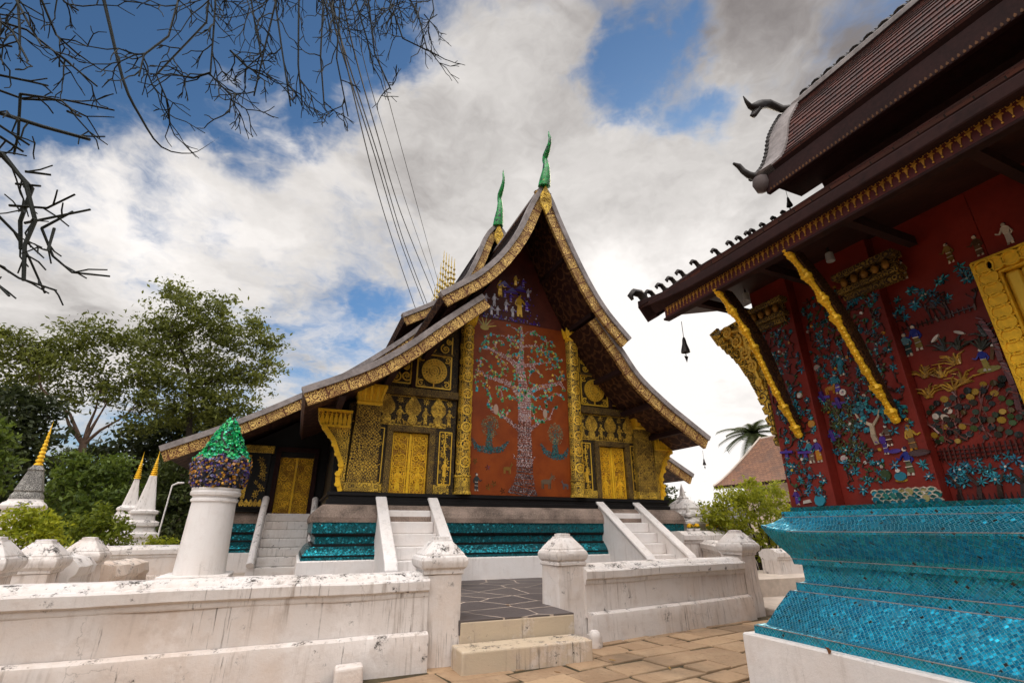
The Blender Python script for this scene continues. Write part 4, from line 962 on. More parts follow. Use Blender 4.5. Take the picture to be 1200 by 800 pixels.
def square_post(parent, x, y, z0, h, half, cap, rot=0., mat_s=WHITE, mat_c=WHITET, seed=0):
    k = cap/.35; s0 = half/.225
    pr_ = [(half*1.10, z0-.05), (half*1.09, z0+.3), (half*1.02, z0+.40), (half, z0+h-.48), (half, z0+h-.443)]
    m = MB().lathe(pr_, (x, y, 0), 48, sq=14, rot=rot); jitter(m, .008, seed)
    p = m.build('gate_post', mat_s, parent, smooth=45)
    z1 = z0+h-.443; u = 1.
    q = [(half, z1), (half*1.08, z1+.012*u), (half*1.08, z1+.045*u), (cap*.86, z1+.06*u), (cap*.95, z1+.085*u), (cap, z1+.13*u), (cap, z1+.165*u), (cap*.95, z1+.20*u), (cap*.87, z1+.22*u), (cap*.86, z1+.235*u), (cap*.62, z1+.32*u), (cap*.42, z1+.385*u), (cap*.41, z1+.40*u), (cap*.33, z1+.402*u), (cap*.32, z1+.435*u), (cap*.18, z1+.442*u), (.0, z1+.443*u)]
    m = MB().lathe(q, (x, y, 0), 56, sq=34, rot=rot); jitter(m, .012, seed+5); m.build('post_cap', mat_c, p, smooth=24)
    return p
def jitter(m, k, seed=0):
    o = []
    for a, b, c in m.v:
        v = Vector((a*2.3+seed*3.1, b*2.3, c*2.3)); n = mnoise.noise_vector(v)*k+mnoise.noise_vector(v*4)*k*.4
        o.append((a+n[0], b+n[1], c+n[2]*.6))
    m.v = o
wl = low_wall('boundary_wall', 'long stained white plaster wall running left from the gateway in the foreground', (-11, 6.56), (1.60, 6.56), 'whitewashed walls round the temple terrace', seed=1)
square_post(wl, 1.79, 6.60, 0, 1.40, .235, .30, 0, seed=1)
wr = low_wall('boundary_wall', 'short stained white plaster wall between two capped posts, right of the gateway steps', (4.0, 6.98), (7.72, 7.55), 'whitewashed walls round the temple terrace', seed=2)
square_post(wr, 3.82, 7.03, 0, 1.42, .24, .28, radians(5), seed=2); square_post(wr, 7.98, 7.60, 0, 1.46, .21, .285, radians(9), seed=3)
# gateway steps
st = thing('gateway_step', 'worn stone block step below the opening between the two white gate posts', 'step', (2.73, 6.08, 0))
m = MB(); m.box(1.90, 3.57, 5.88, 6.30, -.03, .222)
stp = m.build('tread_block', STONE, st, bevel=.022, seg=3)
m = MB(); m.prism([(2.01, 6.325), (3.58, 6.325), (3.58, 6.66), (2.01, 6.66)], 'z', .0, .437); m.build('riser_block', STONE, st, bevel=.015)
# loose stones at the wall foot
def carved_stone(x, y, s_, label, nm, seed):
    m = MB().lathe([(s_*.55, -.03), (s_*.62, s_*.3), (s_*.5, s_*.62), (s_*.54, s_*.8), (s_*.4, s_*1.15), (s_*.22, s_*1.32), (0, s_*1.36)], (x, y, 0), 18, sq=3.2)
    jitter(m, s_*.16, seed); return tag(m.build(nm, WHITE, None, (x, y, 0), smooth=50), label, 'stone')
carved_stone(3.98, 6.50, .15, 'small eroded grey carved stone leaning against the wall beside the right gate post', 'carved_stone', 4)
m = MB(); m.box(.60, .88, 5.98, 6.19, -.02, .17); jitter(m, .03, 9); tag(m.build('stone_block', WHITE, None, (.74, 6.08, 0), bevel=.03, seg=3), 'rough plaster-covered stone block at the foot of the long left wall', 'stone')
# side wall on the left: three posts and a broken run between them
sw = thing('side_wall', 'crumbling white side wall with three capped posts receding behind the long left wall', 'wall', (-3.2, 10, .44), 'whitewashed walls round the temple terrace')
for i, (x, y, s_) in enumerate(((-3.30, 8.2, 1.0), (-3.2, 9.35, .95), (-3.18, 11.0, .95))): square_post(sw, x, y, .40, 1.0*s_, .215, .285, 0, WHITE, WHITET, seed=10+i)
for (y0, y1, z) in ((9.8, 10.6, .0),):
    m = sweep_wall(MB(), (-3.2, y0), (-3.2, y1), [(-.25, .3), (-.25, .8), (-.32, .85), (-.34, .95), (-.24, 1.06), (0, 1.10), (.24, 1.06), (.34, .95), (.32, .85), (.25, .8), (.25, .3)], 12, .03, 4); m.build('wall_fragment', WHITET, sw, smooth=40)
m = sweep_wall(MB(), (-3.15, 11.5), (-3.0, 13.4), [(-.25, .3), (-.25, .62), (-.3, .70), (-.26, .86), (-.1, .93), (.1, .93), (.25, .85), (.3, .3)], 26, .06, 7); m.build('wall_fragment', whitewash('crumbled_plaster', (.70, .60, .52), 1.5, 1.5, .6), sw, smooth=40)
bw = low_wall('garden_wall', 'low white wall with rounded coping behind the leaning mosaic pillar', (-6.0, 14.2), (-2.1, 14.2), 'whitewashed walls round the temple terrace', .18, 30, 6, .95)

# lotus pillar
lp = thing('lotus_pillar', 'stout white pillar topped with a green and purple glass lotus bud beside the left stairs', 'pillar', (-1.58, 12.0, .44))
PX, PY = -1.58, 12.0
m = MB(); m.box(PX-.62, PX+.56, PY-.55, PY+.55, .42, .66); m.build('pillar_plinth', WHITEC, lp, bevel=.02)
m = MB().lathe([(.45, .655), (.425, 1.3), (.40, 1.98), (.41, 1.99), (.43, 2.0), (.43, 2.04), (.405, 2.06), (.405, 2.09), (.455, 2.12), (.465, 2.17), (.44, 2.21), (.45, 2.22), (.45, 2.26), (.3, 2.265)], (PX, PY, 0), 40); jitter(m, .006); m.build('shaft', WHITEC, lp, smooth=40)
prof = [(.40, 2.26), (.47, 2.34), (.50, 2.50), (.51, 2.68), (.50, 2.82), (.42, 2.93), (.33, 3.12), (.23, 3.35), (.14, 3.55), (.07, 3.68), (.0, 3.74)]
m = MB().lathe(prof, (PX, PY, 0), 32); jitter(m, .02, 3); bud = m.build('lotus_bud', plain('dark_grout', (.03, .03, .03), .8), lp, smooth=60)
def bud_r(z):
    for (r0, z0), (r1, z1) in zip(prof, prof[1:]):
        if z0 <= z <= z1: return r0+(r1-r0)*(z-z0)/(z1-z0)
    return .0
m = MB(); rng = random.Random(5)
for i in range(3600):
    z = rng.uniform(2.27, 3.72); r = bud_r(z)
    if rng.random() > max(r, .06)/.5: continue
    a = rng.uniform(0, 2*pi); lobe = 1+.05*sin(a*8+(z*9)); rr = r*lobe+.015+rng.uniform(0, .03)
    c = Vector((PX+rr*cos(a), PY+rr*sin(a), z)); nrm = Vector((cos(a), sin(a), .25 if z < 2.9 else .8)).normalized()
    nrm = (nrm+Vector((rng.uniform(-.6, .6), rng.uniform(-.6, .6), rng.uniform(-.6, .6)))).normalized()
    u_ = nrm.cross(Vector((0, 0, 1))).normalized(); v_ = nrm.cross(u_); s_ = rng.uniform(.016, .044); t0 = rng.random()*6
    if z > 2.86+.06*sin(a*7): col = rng.choice([(.0, .42, .10), (.01, .30, .07), (.02, .55, .17), (.0, .20, .05), (.03, .45, .28)])
    else: col = rng.choice([(.05, .03, .16), (.08, .05, .22), (.50, .22, .03), (.62, .32, .04), (.10, .08, .06), (.20, .18, .30), (.03, .03, .05), (.05, .05, .08)])
    p = [c+u_*s_*cos(t0+2*pi*k/4)+v_*s_*sin(t0+2*pi*k/4) for k in range(4)]; q = [x-nrm*.02 for x in p]
    m.shared(p+q, [(0, 1, 2, 3)]+[((k+1) % 4, k, 4+k, 4+(k+1) % 4) for k in range(4)], rand_shade(col, .3))
kind(m.build('glass_petals', MOSAIC, bud), 'stuff')

# ================================================================== the red chapel
RX = 7.78
CB = (RX, -.8, 0)
chapel = thing('chapel', 'red chapel with glass mosaic figures on its walls and a turquoise tiled base, at right', 'chapel', CB)
PX0, PX1, PY0, PY1 = 4.41, 11.15, -6.0, 4.31
rect_loft(MB(), PX0, PX1, PY0, PY1, [(0, -.05), (0, .485), (.012, .5), (.3, .5)], top=False).build('plinth_base', WHITEC, chapel)
prof = [(.082, .502), (.085, .572), (.11, .582), (.165, .585), (.205, .65), (.252, .735), (.305, .82), (.345, .885), (.36, .905), (.405, .91), (.407, .98), (.455, .985), (.47, 1.0), (.47, 1.145), (.418, 1.15), (.411, 1.202), (.40, 1.235), (.375, 1.27), (.345, 1.31), (.30, 1.37), (.262, 1.42), (.245, 1.445), (.243, 1.465), (.27, 1.482), (.33, 1.53), (.395, 1.60), (.40, 1.603), (.40, 1.66), (.6, 1.662)]
fl = {19: .015, 20: .045, 21: .06, 22: .065, 23: .045, 24: .02}
m = rect_loft(MB(), PX0, PX1, PY0, PY1, prof, flare=fl, sub=40); m.build('tiled_plinth', TEAL, chapel)
for i_, z_ in ((.085, .572), (.36, .905), (.407, .98), (.411, 1.202), (.243, 1.465), (.40, 1.603)):
    MB().tube([(PX0+i_, PY0+.3, z_), (PX0+i_, PY1-i_-(.3 if z_ > 1.4 and z_ < 1.5 else 0), z_)], .0045, 5).build('mortar_line', GREY, chapel)
# walls: three planes stepping back towards the window
WX = [4.83, 4.95, 5.07]
cw = MB()
cw.box(WX[0], 5.35, 3.30, 3.79, 1.6, 5.0)
cw.box(WX[1], 5.35, 2.46, 3.298, 1.6, 5.0)
cw.box(WX[2], 5.35, 1.66, 2.458, 1.6, 5.1); cw.box(WX[2], 5.35, .30, 1.658, 3.48, 5.1); cw.box(WX[2], 5.35, .30, 1.658, 1.6, 1.95); cw.box(WX[2], 5.35, -5.5, .298, 1.6, 5.1)
pieces = [('wall', MB().box(WX[0], 5.35, 3.30, 3.79, 1.6, 4.62)), ('wall', MB().box(WX[1], 5.35, 2.46, 3.298, 1.6, 4.7)), ('wall', MB().box(WX[2], 5.35, 1.66, 2.458, 1.6, 4.8)),
          ('wall', MB().box(WX[2], 5.35, .30, 1.658, 3.46, 4.8)), ('wall', MB().box(WX[2], 5.35, .30, 1.658, 1.6, 1.95)), ('wall', MB().box(WX[2], 5.35, -5.5, .298, 1.6, 4.8)),
          ('wall', MB().box(5.352, 10.3, 3.5, 3.78, 1.6, 5.0)), ('wall', MB().box(10.302, 10.7, -5.5, 3.79, 1.6, 4.8)), ('wall', MB().box(5.352, 10.3, -5.5, -5.2, 1.6, 5.0))]
for nm, mb in pieces: mb.build(nm, REDWALL, chapel, bevel=.006)
MB().prism([(5.36, 4.9), (10.2, 4.9), (8.4, 6.6), (7.16, 6.6)], 'y', 3.52, 3.76).build('gable_wall', DARKWOOD, chapel)
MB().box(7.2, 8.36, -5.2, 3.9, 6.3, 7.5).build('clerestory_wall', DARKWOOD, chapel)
MB().prism([(7.15, 7.5), (8.41, 7.5), (8.3, 8.0), (7.9, 8.9), (7.66, 8.9), (7.26, 8.0)], 'y', 3.7, 3.88).build('gable_wall', DARKWOOD, chapel)
# gilded foot band and ledge under the mosaic
MB().box(4.815, 5.2, -5.5, 3.80, 1.663, 1.70).build('wall_sill', TEALF, chapel, boxuv=True)
# roofs
RSUL = [(0, 9.10), (-.28, 8.72), (-.53, 8.32), (-.70, 7.88), (-.95, 7.45), (-1.30, 7.10)]
RLUL = [(-.56, 6.56), (-1.4, 5.98), (-2.1, 5.52), (-2.8, 5.06), (-3.4, 4.60), (-3.93, 4.215)]
def ctier(prof, y0, y1, th=.16):
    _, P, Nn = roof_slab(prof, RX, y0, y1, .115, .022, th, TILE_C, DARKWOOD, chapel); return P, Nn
for sg in (1, -1):
    P, Nn = ctier([(a*sg, b) for a, b in RSUL], -6, 4.5)
    # mortar verge lying on the rake, rounded nose below
    m = MB(); arc = 0
    loops = []
    for p, n in zip(P, Nn):
        a, b = p+n*.05, p-n*.14
        loops.append([(RX+a[0], 4.58, a[1]), (RX+a[0]+n[0]*.02, 4.40, a[1]+n[1]*.02), (RX+a[0], 4.18, a[1]), (RX+b[0], 4.18, b[1]), (RX+b[0], 4.58, b[1])])
    m.loft(loops).build('verge', GREY, chapel, smooth=40)
    # crockets up the rake
    pp = []; rr = []
    for i in range(len(P)-1):
        for t in (0, .25, .5, .75):
            p = P[i]+(P[i+1]-P[i])*t; n = Nn[i]; o = p+n*.045; pp.append((RX+o[0], 4.60, o[1])); rr.append((.020, .045, .050, .040)[int(t*4)])
    MB().tube(pp, rr, 7).build('verge_crest', BRONZE, chapel, smooth=60)
    e = P[-1]; n = Nn[-1]
    # eave end block, lower hook and deep fascia
    MB().lathe([(.0, -.06), (.10, -.02), (.14, .1), (.12, .22), (.02, .25)], (RX+e[0]-.0*sg, 4.44, e[1]-.28), 8).build('eave_boss', plain('grey_brown_mortar', (.12, .095, .09), .8), chapel, smooth=60)
    m = MB(); ex, ez = RX+e[0], e[1]
    m.tube([(ex+.05*sg, 4.5, ez+.02), (ex-.10*sg, 4.56, ez+.08), (ex-.16*sg, 4.60, ez+.17), (ex-.22*sg, 4.62, ez+.28), (ex-.32*sg, 4.64, ez+.32)], [.065, .06, .05, .045, .02], 8); m.build('hook_finial', BRONZE, chapel, smooth=60)
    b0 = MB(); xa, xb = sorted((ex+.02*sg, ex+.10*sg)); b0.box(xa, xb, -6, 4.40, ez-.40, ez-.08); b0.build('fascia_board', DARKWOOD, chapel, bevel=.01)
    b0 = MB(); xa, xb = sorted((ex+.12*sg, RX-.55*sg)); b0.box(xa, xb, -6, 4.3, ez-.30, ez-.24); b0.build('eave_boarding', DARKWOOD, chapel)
    if sg == 1:
        R = Relief(lambda s_, t_, h: (ex+.02-h, s_, t_))
        for j in range(110): R.tear(4.3-j*.058, ez-.385, .03, .055, None, .010)
        R.build('eave_fretwork', plain('dull_gold', (.11, .045, .015), .6, .2, .6), chapel)
    P, Nn = ctier([(a*sg, b) for a, b in RLUL], -6, 4.66)
    e = P[-1]; ex, ez = RX+e[0], e[1]
    # rake board and crest of the lean-to roof
    m = MB(); loops = []
    for p, n in zip(P, Nn):
        a, b = p+n*.04, p-n*.20; loops.append([(RX+a[0], 4.70, a[1]), (RX+a[0], 4.50, a[1]), (RX+b[0], 4.50, b[1]), (RX+b[0], 4.70, b[1])])
    m.loft(loops).build('rake_board', DARKWOOD, chapel, smooth=40)
    if sg == 1:
        MB().loft([[(ex-.01, y, 4.085+u), (ex+.06, y, 4.085+u), (ex+.06, y, 4.20+u), (ex-.01, y, 4.20+u)] for y, u in ((-6, 0), (3.3, 0), (3.8, .02), (4.2, .06), (4.5, .11), (4.72, .15))]).build('roof_edge', DARKWOOD, chapel, bevel=.015)
        MB().box(3.945, 4.01, -6, 4.34, 3.965, 4.13).build('fascia_board', plain('red_fascia', (.07, .010, .008), .55, 0, .3), chapel, bevel=.008)
        MB().box(3.93, 4.02, -6, 4.36, 3.935, 3.963).build('fascia_moulding', DARKWOOD, chapel, bevel=.006)
        R = Relief(lambda s_, t_, h: (3.945-h, s_, t_))
        for j in range(100):
            y = 4.28-j*.057
            R.poly([(y-.015, 4.068), (y, 4.005), (y+.015, 4.068)], None, .006); R.ring(y, 4.09, .015, .007, None, 8, .007)
            R.disc(y+.0285, 4.095, .007, None, 5, .006); R.disc(y, 3.995, .007, None, 5, .009); R.disc(y-.018, 4.06, .005, None, 5, .008); R.disc(y+.018, 4.06, .005, None, 5, .008)
        R.stroke([(4.33, 4.118), (-6, 4.118)], .009, None, .006)
        R.build('fascia_gilding', plain('rubbed_gold', (.40, .20, .03), .5, .3, .5, 25), chapel)
        # sloped ceiling of the eave and boxed end
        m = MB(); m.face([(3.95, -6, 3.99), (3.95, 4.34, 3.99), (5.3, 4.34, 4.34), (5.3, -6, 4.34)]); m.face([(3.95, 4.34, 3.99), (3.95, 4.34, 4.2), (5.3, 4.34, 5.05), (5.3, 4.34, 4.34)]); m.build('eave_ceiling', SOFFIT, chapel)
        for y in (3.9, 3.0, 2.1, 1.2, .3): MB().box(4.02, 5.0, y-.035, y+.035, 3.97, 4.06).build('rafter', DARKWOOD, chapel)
        # little hooks along the rake
        for j in range(17):
            p = P[int(len(P)*(1-j/17.))-1] if j else P[-1]
            if j in (5, 6, 7, 8, 9, 10) and j % 2: continue
            o = Vector((RX+p[0], 4.64, p[1]+.04)); c = MB(); k = 1.7 if j == 0 else 1.
            c.tube([o+Vector((.05, 0, -.02)), o+Vector((.04*k, 0, .05*k)), o+Vector((-.01*k, 0, .10*k)), o+Vector((-.07*k, 0, .10*k)), o+Vector((-.105*k, 0, .06*k)), o+Vector((-.085*k, 0, .03*k))], [.035*k, .036*k, .033*k, .03*k, .024*k, .012*k], 6)
            c.tube([o+Vector((.06*k, 0, .0)), o+Vector((.10*k, 0, .05*k)), o+Vector((.08*k, 0, .085*k))], [.025*k, .022*k, .01*k], 5)
            c.build('crocket', BRONZE, chapel, smooth=60)
# ridge, crest and naga head
MB().box(RX-.07, RX+.07, -6, 4.35, 9.04, 9.18).build('ridge', GREY, chapel, bevel=.03)
for j in range(26):
    y = 4.05-j*.24; o = Vector((RX, y, 9.18)); c = MB()
    c.tube([o+Vector((0, -.07, 0)), o+Vector((0, -.03, .07)), o+Vector((0, .04, .10)), o+Vector((0, .10, .085)), o+Vector((0, .13, .05))], [.035, .034, .03, .024, .01], 6); c.tube([o+Vector((0, -.06, .0)), o+Vector((0, -.10, .07)), o+Vector((0, -.07, .11))], [.028, .022, .01], 5)
    c.build('crocket', BRONZE, chapel, smooth=60)
m = MB(); m.tube([(RX, 4.3, 9.06), (RX-.06, 4.52, 9.2), (RX-.35, 4.58, 9.28), (RX-.62, 4.56, 9.12), (RX-.84, 4.55, 8.95), (RX-.96, 4.55, 8.93), (RX-1.03, 4.55, 9.02), (RX-1.08, 4.55, 9.13)], [.06, .075, .085, .095, .085, .05, .032, .008], 8)
m.tube([(RX-.72, 4.56, 9.0), (RX-.90, 4.56, 8.74), (RX-.98, 4.56, 8.70)], [.075, .06, .02], 6)
for j in range(6): m.tube([(RX-.3-j*.1, 4.58, 9.31-j*.07), (RX-.33-j*.1, 4.58, 9.38-j*.07)], [.02, .003], 5)
m.build('naga_finial', BRONZE, chapel, smooth=60)
# serpentine eave brackets
def bracket(y, zb, zt, x0, x1, parent):
    n = 44; path = []; rad = []
    for i in range(n+1):
        t = i/n; z = zb+(zt-zb)*t; x = x0+(x1-x0)*(t**1.25)-.045*sin(t*pi*2.0)
        path.append((x, z)); 
    m = MB(); front = path; back = [(x+.03+.16*((z-zb)/(zt-zb))**.8+.05*sin(pi*min(1, (z-zb)/(zt-zb))), z) for x, z in path]
    # carved body as thin plate
    m.prism([(a, b) for a, b in front]+[(a, b) for a, b in reversed(back)], 'y', 0, 0)
    body = MB(); loops = []
    for (a, b), (c, d) in zip(front, back): loops.append([(a, y-.045, b), (a, y+.045, b), (c, y+.03, d), (c, y-.03, d)])
    body.loft(loops); br_ = body.build('eave_bracket', stencil('carved_bracket_wood', (.022, .008, .005), 13, rings=18, thr=.4, gold=(.11, .05, .012)), parent)
    m = MB()
    segs = [(0, 9, 'big'), (9, 14, 'ring'), (14, 22, 'ribs'), (22, 27, 'big'), (27, 32, 'ring'), (32, 38, 'big'), (38, 44, 'big')]
    for i in range(n):
        (a, b), (c, d) = path[i], path[i+1]; q = i % 6; r = .043 if q in (0, 1, 2) else .030
        if 13 <= i <= 24: r = .036 if i % 2 else .030
        r *= .95
        if i in (2, 8, 26, 31, 37): r = .054
        m.tube([(a-.01, y, b), ((a+c)/2-.02, y, (b+d)/2), (c-.01, y, d+.002)], [r*.8, r, r*.8], 10); m.tube([(a-.02-r, y, b), ((a+c)/2-.03-r*.9, y, (b+d)/2), (c-.015-r*.4, y, d)], [.006, r*.45, .006], 6)
    m.build('bracket_spine', YELLOW, br_, smooth=50)
    return br_
bracket(2.62, 2.40, 3.97, 4.93, 3.97, chapel); bracket(3.50, 2.40, 3.97, 4.81, 3.97, chapel); bracket(.55, 2.40, 3.97, 5.05, 3.97, chapel)
# corner bracket, carved foliage seen in profile against the sky
m = MB(); R = Relief(lambda s_, t_, h: (4.88-h, s_, t_))
cp = [(3.80, 2.36), (3.83, 2.6), (3.86, 2.85), (3.90, 3.05), (3.97, 3.25), (4.06, 3.45), (4.17, 3.62), (4.28, 3.78), (4.36, 3.93)]
MB().prism([(a, b) for a, b in cp]+[(3.80, 3.98)], 'x', 4.82, 4.90).build('corner_bracket', ST_FRIEZE, chapel, bevel=.01)
cbr = chapel.children[-1]
m = MB()
for i in range(len(cp)-1):
    a, b = cp[i]; c, d = cp[i+1]; r = .05+.012*i
    for k in range(2):
        t = k/2; y, z = a+(c-a)*t, b+(d-b)*t
        m.tube([(4.86, y-.02, z), (4.86, y+r*.7, z+.02), (4.86, y+r*1.1, z+.07), (4.86, y+r*.5, z+.10), (4.86, y+r*.3, z+.06)], [r*.6, r*.6, r*.45, r*.3, r*.1], 6)
R = Relief(lambda s_, t_, h: (4.82-h, s_, t_))
R.stroke([(3.83, 3.0), (3.9, 3.3), (3.95, 3.55), (3.97, 3.8), (4.25, 3.86)], .03, None, .025); R.stroke([(3.95, 3.5), (4.1, 3.68), (4.22, 3.84)], .03, None, .02)
for y, z, r in ((3.92, 3.3, .08), (3.98, 3.5, .09), (4.08, 3.68, .09), (3.9, 3.6, .08), (4.2, 3.84, .08), (3.95, 3.82, .09), (3.86, 3.1, .05)): R.spiral(y, z, r, 1.6, .03, None, r*90, 1, .03); R.star(y, z, r*.6, 6, None, .03)
m.build('bracket_foliage', ST_FRIEZE, cbr, smooth=60); R.build('bracket_carving', GOLD, cbr)
# stepped gold capitals below the eave
for (y, x) in ((2.50, WX[1]), (3.62, WX[0]), (.9, WX[2])):
    m = MB()
    for k, (e, z0, z1) in enumerate(((.06, 3.68, 3.74), (.10, 3.745, 3.80), (.05, 3.805, 3.90), (.12, 3.905, 3.97))): m.box(x-e, x+.03, y-.24-e*.5, y+.24+e*.5, z0, z1)
    c = m.build('capital', ST_BEAM, chapel, bevel=.008)  # darker gilding carries the eave's shade in its colour
    m = MB()
    for k in range(5): m.lathe([(.0, 0), (.025, .01), (.036, .05), (.02, .09), (0, .1)], (x-.09, y-.2+k*.1, 3.80), 8)
    m.build('lotus_petals', plain('shaded_gold', (.22, .11, .02), .55, .2, .4), c, smooth=60)  # gold darkened to stand in for the shade below the eave
# the gilded window
wf = MB(); xw = WX[2]
def frame_ring(m, x_, y0, y1, z0, z1, b):
    m.box(*sorted((xw-x_, xw+.02)), y1-b, y1, z0, z1); m.box(*sorted((xw-x_, xw+.02)), y0, y0+b, z0, z1); m.box(*sorted((xw-x_, xw+.02)), y0+b+.001, y1-b-.001, z1-b, z1); m.box(*sorted((xw-x_, xw+.02)), y0+b+.001, y1-b-.001, z0, z0+b); return m
win = frame_ring(MB(), .05, .18, 1.77, 1.84, 3.60, .16).build('window', YELLOW, chapel, bevel=.012)
frame_ring(MB(), .035, .342, 1.608, 2.002, 3.438, .10).build('window_frame', plain('smooth_gold_paint', (.78, .50, .05), .38, .2, .1, 6, .1), win, bevel=.03, seg=3)
m = MB(); 
def egg(y, z, vert):
    a, b = (.062, .048) if vert else (.048, .062)
    R2.disc(y, z, a, None, 14, .030, b, 0, 0); 
R2 = Relief(lambda s_, t_, h: (xw-.05-h, s_, t_))
for k in range(17): egg(1.69, 1.92+k*.1, True); egg(.26, 1.92+k*.1, True)
for k in range(13): egg(.37+k*.104, 3.52, False); egg(.37+k*.104, 1.92, False)
for k in range(17):
    R2.ring(1.69, 1.92+k*.1, .064, .013, None, 14, .038); R2.stroke([(1.622, 1.87+k*.1), (1.755, 1.87+k*.1)], .014, None, .03)
for k in range(13): R2.ring(.37+k*.104, 3.52, .058, .013, None, 14, .038)
R2.stroke([(1.765, 1.85), (1.765, 3.595), (.19, 3.595)], .018, None, .02); R2.stroke([(1.615, 1.99), (1.615, 3.445), (.33, 3.445)], .016, None, .02)
R2.build('egg_moulding', YELLOW, win, smooth=40)
MB().box(5.2, 5.24, .44, 1.51, 2.1, 3.34).build('window_shutter', DARKWOOD, win)
MB().box(xw-.1, xw+.02, .12, 1.83, 1.76, 1.838).build('window_sill', YELLOW, win, bevel=.02)

# --- mosaic pictures on the red walls
TEA, PURP, YEL2, GRN, WHT, BLU, BRN, DRK, ORA = (.02, .22, .30), (.07, .03, .25), (.45, .27, .03), (.05, .12, .04), (.62, .56, .50), (.02, .03, .25), (.12, .07, .04), (.018, .022, .02), (.50, .22, .02)
STEM = (.05, .022, .018)
rng = random.Random(21)
def wallrel(x): return Relief(lambda s_, t_, h: (x-h, s_, t_), .22)
def branchy(R, y, z, h, col, starc, nst=5, sp=.12):
    pts = [(y, z)]; a = pi/2+rng.uniform(-.25, .25)
    for k in range(5): a += rng.uniform(-.3, .3); pts.append((pts[-1][0]+h/5*cos(a), pts[-1][1]+h/5*sin(a)))
    R.stroke(pts, [.016-.002*k for k in range(6)], col, .012)
    for k in range(nst):
        p = pts[rng.randint(2, 5)]; q = (p[0]+rng.uniform(-sp, sp), p[1]+rng.uniform(0, sp))
        R.stroke([p, ((p[0]+q[0])/2+.02, (p[1]+q[1])/2+.02), q], .008, col, .010)
        if starc: R.star(q[0], q[1], rng.uniform(.04, .062), 7, starc, .012)
def mosaic_star(R, y, z, r=.055): 
    R.star(y, z, r*rng.uniform(.6, 1.05), rng.choice((5, 6, 7)), rng.choice((TEA, (.02, .16, .24), (.03, .28, .34), (.03, .2, .33))), .012); R.disc(y, z, r*.18, rng.choice((WHT, DRK, TEA)), 6, .016)
def vines(R, y0, y1, z0, z1, n, roots, fl, avoid=()):
    nodes = [(rng.uniform(y0+.03, y1-.03), z0) for _ in range(roots)]; want = []; k = 0
    while len(want) < n and k < n*20:
        k += 1; q = (rng.uniform(y0+.025, y1-.025), rng.uniform(z0+.06, z1))
        if any(hypot(q[0]-a, q[1]-b) < .036 for a, b in want) or any(a0 < q[0] < a1 and b0 < q[1] < b1 for a0, a1, b0, b1 in avoid): continue
        want.append(q)
    want.sort(key=lambda q: q[1])
    for (y, z) in want:
        d, j = min((hypot(y-p, (z-q)*(1 if z > q else 3)), j) for j, (p, q) in enumerate(nodes)); p, q = nodes[j]
        if d < .35: R.stroke([(p, q), ((p+y)/2+rng.uniform(-.02, .02), (q+z)/2+rng.uniform(-.012, .02)), (y, z)], [.010, .009, .006], rng.choice((STEM, STEM, (.10, .035, .03), (.04, .03, .02))), rng.uniform(.009, .013))
        nodes.append((y, z)); v = rng.random()
        if v < fl: mosaic_star(R, y, z, rng.uniform(.030, .05))
        elif v < fl+.22:
            for _ in range(3): a = rng.uniform(0, 6.3); R.disc(y+.02*cos(a), z+.02*sin(a), .018, rng.choice((GRN, (.04, .07, .02), (.08, .08, .02), TEA)), 6, .011, .008, a)
        elif v < fl+.26: R.disc(y, z, .016, rng.choice((WHT, YEL2, ORA)), 7, .013)
R = wallrel(WX[0])
P0 = [(3.73, 2.96), (3.74, 2.80), (3.66, 2.65), (3.36, 2.91), (3.35, 2.76), (3.38, 2.63), (3.72, 2.21), (3.59, 2.12), (3.70, 2.06), (3.61, 1.98), (3.51, 1.98), (3.41, 1.98), (3.46, 1.85), (3.66, 1.92), (3.36, 1.94), (3.59, 2.46), (3.51, 2.36), (3.38, 2.43)]
for y, z in P0[::2]: mosaic_star(R, y, z)
vines(R, 3.31, 3.78, 1.72, 3.95, 260, 7, .40, [(3.28, 3.50, 2.08, 2.40)])
R.figure(3.44, 2.12, .24, TEA, BRN); R.figure(3.36, 2.12, .24, PURP, ORA); R.figure(3.70, 1.72, .16, PURP, PURP); R.disc(3.45, 1.76, .06, TEA, 9, .014)
for y, z in ((3.71, 2.26), (3.50, 2.23), (3.6, 2.75)): R.stroke([(y-.07, z), (y+.07, z+.01)], .025, PURP, .014); R.stroke([(y, z-.05), (y+.01, z+.05)], .03, PURP, .016)
R.poly([(3.55, 1.74), (3.64, 1.73), (3.63, 1.76), (3.56, 1.77)], WHT, .014); R.disc(3.36, 2.51, .04, ORA, 8, .014); R.disc(3.42, 2.83, .03, WHT, 9, .014)
R.build('wall_mosaic', MOSAIC, chapel)
R = wallrel(WX[1])
P1 = [(2.94, 2.07), (2.82, 2.09), (2.75, 2.03), (3.12, 1.93), (3.02, 1.91), (2.93, 1.96), (3.08, 1.84), (3.08, 1.77), (2.53, 2.01), (2.58, 1.96), (2.51, 1.91), (3.01, 2.84), (3.00, 2.71), (3.06, 2.93), (3.11, 2.01), (2.95, 2.17), (2.56, 2.34), (2.56, 2.55), (2.68, 2.33), (2.98, 2.31), (3.10, 2.92), (2.87, 2.17), (3.19, 1.86), (2.52, 2.50), (3.18, 3.69), (3.22, 3.62), (3.15, 3.38), (3.04, 3.24), (3.15, 2.99), (2.98, 3.13), (2.82, 3.26), (2.74, 3.9)]
for y, z in P1[::2]: mosaic_star(R, y, z, .05)
vines(R, 2.48, 3.29, 1.84, 3.9, 400, 13, .34, [(2.48, 2.84, 1.86, 2.36), (2.60, 2.98, 2.24, 2.68), (3.06, 3.26, 2.72, 2.92)])
